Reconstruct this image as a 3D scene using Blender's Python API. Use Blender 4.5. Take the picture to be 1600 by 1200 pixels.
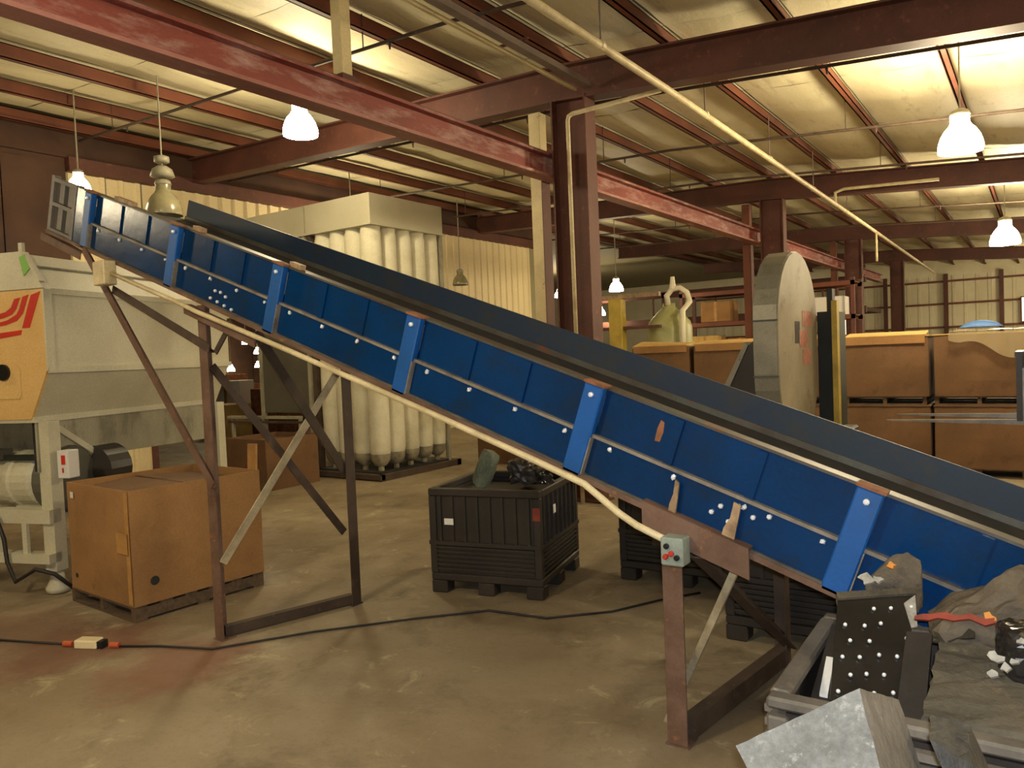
import bpy, bmesh, math, random
from mathutils import Vector, Matrix, Euler
random.seed(7)
SC = bpy.context.scene
for o in list(bpy.data.objects): bpy.data.objects.remove(o)
COL = SC.collection
R = math.radians

# ---------------------------------------------------------------- camera, light, exposure
cam = bpy.data.cameras.new('camera'); camo = bpy.data.objects.new('camera', cam); COL.objects.link(camo)
cam.sensor_fit = 'HORIZONTAL'; cam.sensor_width = 36; cam.lens = 27.0; cam.clip_end = 200; cam.clip_start = .05
CX = Vector((0.8206, 0.5702, -0.0414)); CF = Vector((-0.5694, 0.8212, -0.0376))
CU = CX.cross(CF).normalized(); CX = CF.cross(CU).normalized()
M = Matrix.Identity(4)
for i in range(3):
    M[i][0] = CX[i]; M[i][1] = CU[i]; M[i][2] = -CF[i]
M[0][3], M[1][3], M[2][3] = 0, 0, 1.9
camo.matrix_world = M
SC.camera = camo
SC.view_settings.view_transform = 'Standard'; SC.view_settings.look = 'None'
SC.view_settings.gamma = 1; SC.view_settings.use_curve_mapping = False
SC.view_settings.exposure = 0.0
SC.cycles.use_denoising = True
SC.cycles.sample_clamp_indirect = 4
SC.cycles.max_bounces = 6
w = bpy.data.worlds.new('world'); SC.world = w; w.use_nodes = True
w.node_tree.nodes['Background'].inputs[0].default_value = (0.02, 0.02, 0.025, 1)
w.node_tree.nodes['Background'].inputs[1].default_value = 0.3
LAMP = 125.0            # radiance of a lit high-bay shade
fl = bpy.data.lights.new('camera_flash', 'POINT'); fl.energy = 300; fl.color = (.93, .97, 1.0); fl.shadow_soft_size = .02
flo = bpy.data.objects.new('camera_flash', fl); COL.objects.link(flo); flo.location = (0.03, -.03, 1.96)

# ---------------------------------------------------------------- materials
def hx(s):
    s = s.lstrip('#'); c = [int(s[i:i+2], 16)/255 for i in (0, 2, 4)]
    return tuple(x/12.92 if x <= .04045 else ((x+.055)/1.055)**2.4 for x in c) + (1,)
def pm(name, c1, c2=None, c3=None, rough=.6, metal=0, scale=2.5, lo=.4, hi=.65, lo3=.58, hi3=.68, scale3=9, bump=0, bscale=30, stretch=(1,1,1), spec=.5, fine=.12):
    m = bpy.data.materials.new(name); m.use_nodes = True; nt = m.node_tree; N = nt.nodes; Lk = nt.links
    b = N['Principled BSDF']; b.inputs['Roughness'].default_value = rough; b.inputs['Metallic'].default_value = metal
    b.inputs['Specular IOR Level'].default_value = spec
    tc = N.new('ShaderNodeTexCoord'); mp = N.new('ShaderNodeMapping'); mp.inputs['Scale'].default_value = stretch
    Lk.new(tc.outputs['Object'], mp.inputs['Vector'])
    def noise(s, d=6, r=.6):
        n = N.new('ShaderNodeTexNoise'); n.inputs['Scale'].default_value = s; n.inputs['Detail'].default_value = d; n.inputs['Roughness'].default_value = r
        Lk.new(mp.outputs[0], n.inputs['Vector']); return n.outputs[0]
    def ramp(v, a, c):
        r = N.new('ShaderNodeMapRange'); r.inputs[1].default_value = a; r.inputs[2].default_value = c; r.clamp = True
        Lk.new(v, r.inputs[0]); return r.outputs[0]
    def mix(f, a, c, mode='MIX'):
        x = N.new('ShaderNodeMix'); x.data_type = 'RGBA'; x.blend_type = mode
        if isinstance(f, float): x.inputs[0].default_value = f
        else: Lk.new(f, x.inputs[0])
        for k, v in ((6, a), (7, c)):
            if isinstance(v, tuple): x.inputs[k].default_value = v
            else: Lk.new(v, x.inputs[k])
        return x.outputs[2]
    col = hx(c1)
    if c2: col = mix(ramp(noise(scale), lo, hi), col, hx(c2))
    if c3: col = mix(ramp(noise(scale3, 8, .7), lo3, hi3), col, hx(c3))
    if fine:
        g = N.new('ShaderNodeMapRange'); g.inputs[1].default_value = .3; g.inputs[2].default_value = .7; g.inputs[3].default_value = 1-fine; g.inputs[4].default_value = 1+fine
        Lk.new(noise(60, 3, .8), g.inputs[0])
        cc = N.new('ShaderNodeCombineColor'); [Lk.new(g.outputs[0], cc.inputs[k]) for k in range(3)]
        col = mix(1.0, col, cc.outputs[0], 'MULTIPLY')
    if isinstance(col, tuple): b.inputs['Base Color'].default_value = col
    else: Lk.new(col, b.inputs['Base Color'])
    if bump:
        bn = N.new('ShaderNodeBump'); bn.inputs['Strength'].default_value = bump; bn.inputs['Distance'].default_value = .02
        Lk.new(noise(bscale, 6, .65), bn.inputs['Height']); Lk.new(bn.outputs[0], b.inputs['Normal'])
    return m
def em(name, col, s):
    m = bpy.data.materials.new(name); m.use_nodes = True; nt = m.node_tree
    b = nt.nodes['Principled BSDF']; b.inputs['Base Color'].default_value = (.8, .8, .75, 1)
    b.inputs['Emission Color'].default_value = col; b.inputs['Emission Strength'].default_value = s
    return m

T = {}
T['blue'] = pm('blue_paint', '#04305e', '#06284c', '#1a2834', spec=.28, rough=.26, scale=1.6, scale3=5, lo3=.5, hi3=.8, bump=.1, bscale=9)
T['blue_bright'] = pm('blue_post_paint', '#07509a', '#084680', '#2c3238', rough=.5, scale=3, lo3=.62, hi3=.78)
T['blue_worn'] = pm('blue_worn_paint', '#15283a', '#10253e', '#2b2a28', rough=.55, scale=2, scale3=5, lo3=.5, hi3=.72)
T['lip'] = pm('worn_lip_steel', '#53534d', '#433529', '#6a4029', rough=.5, metal=.3, scale=2.2, lo3=.58, hi3=.66, scale3=4)
T['rail'] = pm('dusty_rail', '#857d70', '#5c5650', rough=.6, scale=6)
T['rust'] = pm('rusty_angle', '#6f5546', '#553c2c', '#8a6244', rough=.75, scale=5, scale3=10, bump=.1)
T['rust_dark'] = pm('dark_rusty_angle', '#493a2e', '#3a2c22', '#5d4a38', rough=.75, scale=5)
T['rust_orange'] = pm('bright_rust', '#8d5a3a', '#5f3d28', rough=.85, scale=9)
T['tan_steel'] = pm('bare_tan_steel', '#a98d6b', '#6f5a44', rough=.6, scale=12)
T['pale_bar'] = pm('pale_bar', '#b0a487', '#8d8068', rough=.6, scale=6)
T['rubber'] = pm('belt_rubber', '#1d1d1c', '#2c2824', rough=.8, scale=4)
T['bolt'] = pm('glint_white_bolt', '#eef1f2', rough=.3, metal=.2, fine=0)  # near-white colour stands in for the glint of the flash
T['cond'] = pm('cream_conduit', '#d3c49c', '#b5a47c', rough=.5, scale=5)
T['ctrl'] = pm('gray_green_box', '#8f9a92', '#7c857c', rough=.45, scale=8)
T['redbtn'] = pm('red_button', '#b0301f', rough=.4, fine=0)
T['blackbtn'] = pm('black_button', '#151515', rough=.4, fine=0)
T['headgray'] = pm('dusty_head_steel', '#6a625b', '#4d4742', '#3d4650', rough=.6, metal=.0, scale=3)
T['pink_flange'] = pm('worn_pink_flange', '#a8746a', '#8a5248', '#c0a096', rough=.6, scale=2, scale3=5, stretch=(1,.3,1))
T['red_beam'] = pm('red_primer_beam', '#8c463b', '#74362c', '#bb9c94', rough=.6, scale=1.2, scale3=5, lo3=.48, hi3=.76, stretch=(1,.35,1.5))
T['brown'] = pm('brown_primer', '#5a3226', '#49281e', '#6e4030', rough=.65, scale=1.5)
T['purlin'] = pm('purlin_primer', '#74402a', '#5e3322', rough=.65, scale=1.2)
T['insul'] = pm('insulation_facing', '#e0d8b6', '#cec4a0', '#a39672', spec=.3, rough=.55, scale=.9, lo=.35, hi=.7, scale3=2.4, lo3=.56, hi3=.8, bump=.5, bscale=5, stretch=(2.2,.5,1))
T['deck'] = pm('roof_deck', '#8d8467', rough=.7)
T['ribwall'] = pm('cream_ribbed_steel', '#dccb9f', '#c9b88d', rough=.55, scale=1.0, stretch=(1,1,.4))
T['endwall'] = pm('end_wall_steel', '#e0d8ba', '#cfc5a4', rough=.6, scale=.6)
T['darkwall'] = pm('dark_brown_wall', '#4a3020', '#38241a', rough=.8, scale=1)
T['conc'] = None
T['card'] = pm('cardboard', '#9a7244', '#846039', '#6a4b2d', rough=.85, scale=1.6, scale3=4, lo3=.6, hi3=.8)
T['card_dark'] = pm('worn_cardboard', '#6c4e31', '#593f27', '#47321f', rough=.85, scale=1.3, scale3=4, lo3=.56, hi3=.8)
T['card_pale'] = pm('pale_cardboard', '#c9a765', '#b48f51', rough=.85, scale=3)
T['tape'] = pm('tan_tape', '#b3874f', '#a0763f', rough=.5, scale=6)
T['wood'] = pm('pallet_wood', '#5e4b35', '#45362a', rough=.85, scale=5, stretch=(1,6,6))
T['blackp'] = pm('black_plastic', '#262321', '#322c28', rough=.42, scale=3, fine=.2)
T['grayp'] = pm('dusty_black_plastic', '#6a645b', '#524d46', '#82766a', rough=.55, scale=4)
T['gloss'] = pm('glossy_black_plastic', '#1b1918', '#262321', rough=.22, scale=4)
T['white'] = pm('white_label', '#d9d6cf', rough=.6, fine=.05)
T['label_gray'] = pm('soiled_label', '#a9a69d', '#8d8a82', rough=.6, scale=20)
T['slab'] = pm('rough_brown_gray_plastic', '#5b5446', '#474238', '#6d604b', rough=.9, scale=4, scale3=12, bump=.6, bscale=28)
T['lump'] = pm('lumpy_gray_brown_plastic', '#5f5443', '#443c32', '#2c2825', rough=.75, scale=4, scale3=7, bump=.5, bscale=16)
T['orange'] = pm('orange_scrap', '#c9853a', rough=.6)
T['redscrap'] = pm('red_scrap', '#8a3826', '#6a2a1e', rough=.7, scale=8)
T['block'] = pm('pale_gray_block', '#747572', '#60605d', '#8a8984', rough=.95, scale=9, scale3=30, bump=.3, bscale=60, fine=.2)
T['block_shade'] = pm('gray_brown_shade_block', '#77726a', '#5d5850', '#948b7e', rough=.9, scale=6, bump=.5, bscale=40)
T['darkchunk'] = pm('dark_grained_plastic', '#3b3833', '#2a2825', '#55504a', rough=.6, scale=14, bump=.6, bscale=30, stretch=(1,1,.25))
T['mgray'] = pm('machine_gray_paint', '#c4bfa6', '#b5af96', '#9a957f', rough=.55, scale=1.2, scale3=3, lo3=.6, hi3=.85)
T['mdirty'] = pm('dusty_gray_steel', '#9d9882', '#837e6b', '#5c584a', rough=.7, scale=2, scale3=4, lo3=.52, hi3=.75, stretch=(1,1,.5))
T['beige'] = pm('beige_end_plate', '#d6b274', '#c9a364', rough=.5, scale=1.5)
T['logo'] = pm('red_emblem', '#c0311f', '#b32c1d', rough=.5, scale=6)
T['green'] = pm('green_tag', '#77a84c', rough=.6)
T['bag'] = pm('filter_bag_cloth', '#dcd7bd', '#c9c3a6', '#a39c80', rough=.8, scale=2, scale3=2.2, lo3=.58, hi3=.85, bump=.15, bscale=10)
T['bag_dirt'] = pm('soiled_bag_end', '#a39b80', '#6f6854', rough=.85, scale=5)
T['header'] = pm('gray_header_paint', '#bdb89e', '#aea98f', rough=.6, scale=.9)
T['dkgray'] = pm('dark_gray_panel', '#565347', '#4a473d', rough=.7, scale=1.4)
T['guard'] = pm('galvanized_guard', '#8f8b7c', '#7b776a', '#69655a', rough=.45, metal=.35, scale=2, scale3=5)
T['guard_face'] = pm('painted_guard_face', '#958c78', '#857c68', '#736a59', rough=.55, scale=2, scale3=5)
T['yellow'] = pm('yellow_paint', '#b59c3e', '#98822f', rough=.55, scale=4)
T['darkgreen'] = pm('dark_machine_green', '#22261f', '#191c18', rough=.6)
T['pink'] = pm('faded_pink_sticker', '#b0796a', '#8f5f52', rough=.7, scale=20)
T['creampost'] = pm('cream_post', '#c9b98d', '#b3a277', '#8d6f50', rough=.55, scale=2, lo3=.62, hi3=.72)
T['duct'] = pm('gray_duct', '#7c6c62', '#66584f', rough=.5, scale=2)
T['housing'] = pm('lamp_housing', '#9a957f', '#86816d', rough=.5, scale=6)
T['glass_off'] = pm('unlit_lamp_bell', '#8d8768', '#7f795d', rough=.25, scale=6)
T['film'] = None
T['bluetarp'] = pm('blue_tarp', '#3f66a0', '#34568a', rough=.6, scale=6)
T['wire'] = pm('black_cord', '#1a1714', rough=.6, fine=0)
T['plug'] = pm('orange_plug', '#b5532f', rough=.5, fine=0)
T['cream'] = pm('cream_plastic', '#d8c9a2', rough=.5, fine=.05)
T['carboy'] = pm('pale_green_tank', '#a5a572', '#95945f', rough=.4, scale=3)
T['whitepipe'] = pm('white_pipe', '#dcd6bd', rough=.45)
T['steel'] = pm('worn_steel', '#8a847b', '#6d675f', rough=.35, metal=.8, scale=5)
T['sage'] = pm('sage_plastic', '#6d7560', '#5d6452', rough=.6, scale=6)
T['lit'] = em('lit_lamp_bell', (1.0, .83, .53, 1), LAMP)
T['lit_strong'] = em('brightly_lit_lamp_bell', (1.0, .83, .53, 1), LAMP*1.7)
T['lit_boosted'] = em('boosted_lamp_bell', (1.0, .83, .53, 1), LAMP*2.0)  # emission raised so this lamp brightens the filter bags
T['lit_weak'] = em('dimmed_lamp_bell', (1.0, .80, .48, 1), LAMP*.45)  # emission cut so this lamp lights the wall behind it less
T['daylight'] = em('daylit_panel', (1.0, .95, .74, 1), 1.3)
# film: thin hazy plastic
m = bpy.data.materials.new('clear_film'); m.use_nodes = True; b = m.node_tree.nodes['Principled BSDF']
b.inputs['Base Color'].default_value = hx('#c7b38a'); b.inputs['Roughness'].default_value = .35; b.inputs['Alpha'].default_value = .3; T['film'] = m
# concrete floor with stains of their own shape
def concrete():
    m = bpy.data.materials.new('stained_concrete'); m.use_nodes = True; nt = m.node_tree; N = nt.nodes; Lk = nt.links
    b = N['Principled BSDF']; tc = N.new('ShaderNodeTexCoord')
    def noise(s, d=6, r=.6, dist=0):
        n = N.new('ShaderNodeTexNoise'); n.inputs['Scale'].default_value = s; n.inputs['Detail'].default_value = d; n.inputs['Roughness'].default_value = r; n.inputs['Distortion'].default_value = dist
        Lk.new(tc.outputs['Object'], n.inputs['Vector']); return n.outputs[0]
    def rng(v, a, c, o0=0, o1=1):
        r = N.new('ShaderNodeMapRange'); r.inputs[1].default_value = a; r.inputs[2].default_value = c; r.inputs[3].default_value = o0; r.inputs[4].default_value = o1; Lk.new(v, r.inputs[0]); return r.outputs[0]
    def mix(f, a, c):
        x = N.new('ShaderNodeMix'); x.data_type = 'RGBA'; Lk.new(f, x.inputs[0])
        for k, v in ((6, a), (7, c)):
            if isinstance(v, tuple): x.inputs[k].default_value = v
            else: Lk.new(v, x.inputs[k])
        return x.outputs[2]
    def spot(x, y, rad, edge):
        d = N.new('ShaderNodeVectorMath'); d.operation = 'DISTANCE'; Lk.new(tc.outputs['Object'], d.inputs[0]); d.inputs[1].default_value = (x, y, 0)
        a = N.new('ShaderNodeMath'); a.operation = 'ADD'; Lk.new(d.outputs['Value'], a.inputs[0]); Lk.new(rng(noise(1.7, 5, .7), .25, .75, -edge, edge), a.inputs[1])
        return rng(a.outputs[0], rad*.55, rad*1.15, .75, 0)
    c = mix(rng(noise(.55, 7, .6, .6), .38, .66), hx('#796951'), hx('#958870'))
    c = mix(rng(noise(1.5, 8, .72, .4), .52, .7), c, hx('#5f513c'))
    c = mix(rng(noise(3.4, 8, .7, .8), .58, .7, 0, .6), c, hx('#c0b491'))
    c = mix(spot(-5.5, 2.55, .55, .35), c, hx('#704a3a'))
    c = mix(spot(-4.7, 2.75, .5, .3), c, hx('#744c3a'))
    c = mix(spot(-6.3, 2.2, .8, .4), c, hx('#6b4f3c'))
    c = mix(rng(noise(26, 4, .8), .5, .75, 0, .35), c, hx('#5b4e3c'))
    Lk.new(c, b.inputs['Base Color'])
    Lk.new(rng(noise(2.2, 6), .35, .7, .5, .85), b.inputs['Roughness'])
    bn = N.new('ShaderNodeBump'); bn.inputs['Strength'].default_value = .12; bn.inputs['Distance'].default_value = .02
    Lk.new(noise(14, 8, .7), bn.inputs['Height']); Lk.new(bn.outputs[0], b.inputs['Normal'])
    return m
T['conc'] = concrete()

# ---------------------------------------------------------------- geometry helpers
ROOTM = {}
class MB:
    def __init__(s): s.v = []; s.f = []
    def add(s, vs, fs):
        k = len(s.v); s.v += [Vector(p) for p in vs]; s.f += [tuple(i+k for i in f) for f in fs]; return s
    def hexa(s, c):   # 8 corners, 0-3 bottom loop, 4-7 top loop
        return s.add(c, [(3,2,1,0), (4,5,6,7), (0,1,5,4), (1,2,6,5), (2,3,7,6), (3,0,4,7)])
    def box(s, x0, x1, y0, y1, z0, z1):
        return s.hexa([(x0,y0,z0),(x1,y0,z0),(x1,y1,z0),(x0,y1,z0),(x0,y0,z1),(x1,y0,z1),(x1,y1,z1),(x0,y1,z1)])
    def bar(s, p, q, a, b, w, h):      # box from p to q, cross-section w along a, h along b (centred)
        p, q, a, b = Vector(p), Vector(q), Vector(a).normalized()*w/2, Vector(b).normalized()*h/2
        return s.hexa([p-a-b, p+a-b, q+a-b, q-a-b, p-a+b, p+a+b, q+a+b, q-a+b])
    def frame(s, p, q, up):
        d = (Vector(q)-Vector(p)).normalized(); u = Vector(up); a = d.cross(u).normalized(); b = a.cross(d).normalized(); return a, b
    def beam(s, p, q, w, h, up=(0,0,1)):
        a, b = s.frame(p, q, up); return s.bar(p, q, a, b, w, h)
    def ell(s, p, q, a, b, w, t):      # angle iron: heel on p-q, flanges along a and b
        p, q = Vector(p), Vector(q); a = Vector(a).normalized(); b = Vector(b).normalized()
        s.bar(p+a*w/2+b*t/2, q+a*w/2+b*t/2, a, b, w, t); return s.bar(p+b*(w/2+t/2)+a*t/2, q+b*(w/2+t/2)+a*t/2, a, b, t, w-t)
    def ibeam(s, p, q, h, w, tf, tw, up=(0,0,1)):
        p, q = Vector(p), Vector(q); a, b = s.frame(p, q, up)
        s.bar(p+b*(h/2-tf/2), q+b*(h/2-tf/2), a, b, w, tf); s.bar(p-b*(h/2-tf/2), q-b*(h/2-tf/2), a, b, w, tf)
        return s.bar(p, q, a, b, tw, h-2*tf)
    def tube(s, pts, r, n=8, caps=True):
        pts = [Vector(p) for p in pts]; k = len(s.v); m = len(pts); prev = None; vs = []
        for i, p in enumerate(pts):
            d = (pts[min(i+1, m-1)]-pts[max(i-1, 0)]).normalized()
            if prev is None:
                u = Vector((0,0,1)) if abs(d.z) < .9 else Vector((1,0,0)); a = d.cross(u).normalized()
            else: a = (prev-d*prev.dot(d)).normalized()
            prev = a; b = d.cross(a); rr = r[i] if isinstance(r, (list, tuple)) else r
            vs += [p+(a*math.cos(2*math.pi*j/n)+b*math.sin(2*math.pi*j/n))*rr for j in range(n)]
        fs = [(i*n+j, i*n+(j+1) % n, (i+1)*n+(j+1) % n, (i+1)*n+j) for i in range(m-1) for j in range(n)]
        if caps: fs += [tuple(range(n))[::-1], tuple((m-1)*n+j for j in range(n))]
        return s.add(vs, fs)
    def lathe(s, prof, c=(0,0,0), n=20, caps=True, axis='z'):
        vs = []
        for r, z in prof:
            for j in range(n):
                t = 2*math.pi*j/n; x, y = r*math.cos(t), r*math.sin(t)
                q = (x, y, z) if axis == 'z' else ((z, x, y) if axis == 'x' else (y, z, x))
                vs.append(Vector(q)+Vector(c))
        m = len(prof)
        fs = [(i*n+j, i*n+(j+1) % n, (i+1)*n+(j+1) % n, (i+1)*n+j) for i in range(m-1) for j in range(n)]
        if caps: fs += [tuple(range(n))[::-1], tuple((m-1)*n+j for j in range(n))]
        return s.add(vs, fs)
    def prism(s, poly, o, ex, ey, ez):   # polygon in (ex,ey) at o, extruded along ez
        o, ex, ey, ez = Vector(o), Vector(ex), Vector(ey), Vector(ez); n = len(poly)
        a = [o+ex*x+ey*y for x, y in poly]; bb = [p+ez for p in a]
        return s.add(a+bb, [tuple(range(n))[::-1], tuple(n+i for i in range(n))]+[(i, (i+1) % n, n+(i+1) % n, n+i) for i in range(n)])
    def grid(s, fn, nu, nv):
        vs = [fn(i/nu, j/nv) for j in range(nv+1) for i in range(nu+1)]; W = nu+1
        return s.add(vs, [(j*W+i, j*W+i+1, (j+1)*W+i+1, (j+1)*W+i) for j in range(nv) for i in range(nu)])
    def build(s, name, mt, parent=None, world=False, smooth=False, bevel=0, solid=0, recalc=True):
        me = bpy.data.meshes.new(name); vs = s.v
        if world and parent is not None:
            inv = ROOTM[parent.name].inverted(); vs = [inv @ p for p in vs]
        me.from_pydata([tuple(p) for p in vs], [], s.f)
        if recalc or bevel:
            bm = bmesh.new(); bm.from_mesh(me)
            if recalc: bmesh.ops.recalc_face_normals(bm, faces=bm.faces)
            if bevel: bmesh.ops.bevel(bm, geom=bm.edges[:], offset=bevel, segments=1, affect='EDGES')
            bm.to_mesh(me); bm.free()
        me.materials.append(T[mt])
        if smooth:
            for p in me.polygons: p.use_smooth = True
        o = bpy.data.objects.new(name, me); COL.objects.link(o)
        if parent is not None:
            o.parent = parent; ROOTM[o.name] = ROOTM[parent.name]
        else: ROOTM[o.name] = Matrix.Identity(4)
        if solid:
            sm = o.modifiers.new('thickness', 'SOLIDIFY'); sm.thickness = solid; sm.offset = 0
        return o
def tag(o, label=None, cat=None, group=None, kind=None):
    if label: o['label'] = label
    if cat: o['category'] = cat
    if group: o['group'] = group
    if kind: o['kind'] = kind
    return o
def thing(name, label, cat, loc=(0,0,0), rot=(0,0,0), group=None):
    o = bpy.data.objects.new(name, None); COL.objects.link(o); o.empty_display_size = .1
    o.location = loc; o.rotation_euler = rot
    ROOTM[o.name] = Matrix.LocRotScale(Vector(loc), Euler(rot), None)
    return tag(o, label, cat, group)
def dup(root, loc, rotz=0, label=None, group=None):
    kids = {}
    for o in bpy.data.objects:
        if o.parent: kids.setdefault(o.parent.name, []).append(o)
    r = root.copy(); COL.objects.link(r); r.location = loc; r.rotation_euler = (0, 0, rotz)
    ROOTM[r.name] = Matrix.LocRotScale(Vector(loc), Euler((0, 0, rotz)), None)
    if label: r['label'] = label
    if group: r['group'] = group
    for ch in kids.get(root.name, []):
        c = ch.copy(); COL.objects.link(c); c.parent = r; ROOTM[c.name] = ROOTM[r.name]
        for g in kids.get(ch.name, []):
            d = g.copy(); COL.objects.link(d); d.parent = c; ROOTM[d.name] = ROOTM[r.name]
    return r
def share(src, name, parent, loc, rotz=0):
    o = bpy.data.objects.new(name, src.data); COL.objects.link(o); o.parent = parent; o.location = loc; o.rotation_euler = (0, 0, rotz); return o

# ---------------------------------------------------------------- the setting
floor = MB().box(-36, 9.2, -9, 44, -.2, 0).build('floor', 'conc'); tag(floor, kind='structure')
def zb(x): return 5.08-.077*(x+5) if x > -5 else 5.08-.03*(x+5)     # underside of the rafters
RD = .45; PD = .2                                                    # rafter and purlin depth
BAY = [8.6+8.75*k for k in range(-2, 5)]
XS = [-13.2, -5, 9.2]
mb = MB()
for x0, x1 in ((-13.2, -5), (-5, 9.2)):
    z0, z1 = zb(x0)+RD+PD+.06, zb(x1)+RD+PD+.06
    mb.hexa([(x0,-9,z0),(x1,-9,z1),(x1,44,z1),(x0,44,z0),(x0,-9,z0+.1),(x1,-9,z1+.1),(x1,44,z1+.1),(x0,44,z0+.1)])
mb.box(-36, -13.2, -9, 44, 5.75, 5.85)
ceiling = mb.build('ceiling', 'deck'); tag(ceiling, kind='structure')
for y in BAY[:-1]:
    mb = MB()
    for x0, x1 in ((-13, -5), (-5, 9)):
        mb.ibeam((x0, y, zb(x0)+RD/2), (x1, y, zb(x1)+RD/2), RD, .24, .025, .02)
    mb.build('rafter', 'brown', ceiling)
PX = [-12.83+1.32*k for k in range(17)]
PX = [x for x in PX if x < 8.9]
for x in PX:
    z = zb(x)+RD
    mb = MB(); mb.box(x-.01, x+.01, -8.9, 43.5, z, z+PD); mb.box(x-.01, x+.075, -8.9, 43.5, z, z+.012); mb.box(x-.075, x+.01, -8.9, 43.5, z+PD-.012, z+PD)
    mb.box(x+.063, x+.075, -8.9, 43.5, z, z+.03)
    mb.build('purlin', 'purlin', ceiling)
def sag_panel(x0, x1, y0, y1):
    za, zc = zb(x0)+RD+PD, zb(x1)+RD+PD
    def fn(u, v):
        return (x0+(x1-x0)*u, y0+(y1-y0)*v, za+(zc-za)*u+.045-.075*math.sin(math.pi*u)*(0.35+.65*math.sin(math.pi*v))+random.uniform(-.006, .006))
    return MB().grid(fn, 6, 6)
for i in range(len(PX)-1):
    if PX[i] > 4: continue
    for k, y in enumerate([-.15+2.9167*j for j in range(15)]):
        sag_panel(PX[i]+.01, PX[i+1]-.01, y+.004, y+2.9127).build('insulation_panel', 'insul', ceiling, smooth=True, recalc=False)
# columns
def column(x, y, zt):
    mb = MB()
    mb.box(-.25, -.225, -.13, .13, .02, zt); mb.box(.225, .25, -.13, .13, .02, zt); mb.box(-.225, .225, -.01, .01, .02, zt)
    mb.box(-.3, .3, -.18, .18, 0, .02)
    o = mb.build('column', 'brown'); o.location = (x, y, 0); tag(o, kind='structure'); return o
for y in BAY[2:-1]:
    column(-4.86, y, zb(-4.86)+.02)
for y in BAY[2:4]:
    column(8.3, y, zb(8.3)-.04)
# ribbed walls
def rib_mesh(wd, h, rib=.3, d=.035):
    prof = []; n = int(round(wd/rib))
    for k in range(n):
        a = k*rib; prof += [(a, 0), (a+rib*.62, 0), (a+rib*.7, d), (a+rib*.92, d)]
    prof.append((wd, 0))
    vs = [(d_, y, z) for z in (0, h) for y, d_ in prof]; m = len(prof)
    return MB().add(vs, [(i, i+1, m+i+1, m+i) for i in range(m-1)])
def wall_run(name, x, y0, y1, z0, z1, mt, rot=0, wd=.9, back=True):
    # plain backing sheet with ribbed panels as parts (runs along local y)
    n = int(round((y1-y0)/wd)); wd2 = (y1-y0)/n
    return n, wd2
wl = MB(); wl.box(-13.12, -13.04, 6.3, 7.6, 0, 5.2); wl.box(-13.12, -13.04, 7.6, 10.95, 2.83, 5.2); wl.box(-13.12, -13.04, 10.95, 20.7, 0, 5.2)
wall_left = wl.build('wall_left', 'deck'); tag(wall_left, kind='structure')
p_tall = rib_mesh(.9, 5.15).build('wall_panel', 'ribwall', wall_left); p_tall.location = (-13.035, 10.95, .02)
p_short = rib_mesh(.9, 2.33).build('wall_panel', 'ribwall', wall_left); p_short.location = (-13.035, 7.62, 2.84)
p_lead = rib_mesh(.6, 5.15).build('wall_panel', 'ribwall', wall_left); p_lead.location = (-13.035, 6.35, .02)
share(p_lead, 'wall_panel', wall_left, (-13.035, 6.97, .02))
for k in range(1, 10): share(p_tall, 'wall_panel', wall_left, (-13.035, 10.95+.905*k+.0, .02))
p_short.location.y = 7.6; p_short.scale.y = .9305
for k in range(1, 4):
    o_ = share(p_short, 'wall_panel', wall_left, (-13.035, 7.6+.8375*k, 2.84)); o_.scale.y = .9305
for z in (5.17,):
    MB().box(-13.1, -12.86, 6.3, 20.7, z, z+.22).build('eave_girt', 'brown', wall_left)
MB().box(-13.1, -13.0, -9, 20.7, 5.39, 5.95).build('eave_closure', 'darkwall', wall_left)
MB().box(-13.1, -12.98, 7.48, 7.6, 0, 2.9).build('opening_jamb', 'brown', wall_left)
MB().box(-13.1, -12.98, 10.95, 11.07, 0, 2.9).build('opening_jamb', 'brown', wall_left)
wdk = MB().box(-13.12, -13.0, -9, 6.3, 0, 5.4).build('wall_corner', 'darkwall'); tag(wdk, kind='structure')
for k in range(5):
    MB().box(-13.0, -12.965, 1.5+k*.96, 2.44+k*.96, .02, 5.3).build('steel_panel', 'darkwall', wdk)
we = MB().box(-36, 9.2, 43.6, 43.75, 0, 5.9).build('wall_end', 'endwall'); tag(we, kind='structure')
e_p = rib_mesh(1.5, 4.9, .5, .04)
e_p.v = [Vector((p.y, -p.x, p.z)) for p in e_p.v]
e_o = e_p.build('wall_panel', 'endwall', we); e_o.location = (-17, 43.59, .02)
for k in range(1, 17): share(e_o, 'wall_panel', we, (-17+1.5*k, 43.59, .02))
for z in (1.2, 2.35, 3.5, 4.6):
    MB().box(-17, 8.5, 43.38, 43.54, z, z+.09).build('girt', 'purlin', we)
for x in (-9.2, -6.6, -3.9, -1.6, .8):
    MB().box(x-.09, x+.09, 43.2, 43.37, 0, 5).build('wind_column', 'brown', we)
for nm, x0, x1, z0, z1 in (('window_1', -8.9, -8.1, 2.1, 3.3), ('window_2', -.8, .9, 2.5, 3.6)):
    wo = MB().box(x0-.06, x1+.06, 43.1, 43.14, z0-.06, z1+.06).build(nm, 'brown'); tag(wo, kind='structure')
    MB().box(x0, x1, 43.07, 43.1, z0, z1).build('pane', 'daylight', wo)
wr = MB().box(9.05, 9.2, -9, 44, 0, 5.2).build('wall_right', 'ribwall'); tag(wr, kind='structure')
wb = MB().box(-36, 9.2, -9.15, -9, 0, 5.9).build('wall_back', 'ribwall'); tag(wb, kind='structure')
wf = MB().box(-36.1, -36, -9, 44, 0, 5.9).build('wall_far', 'darkwall'); tag(wf, kind='structure')
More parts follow.
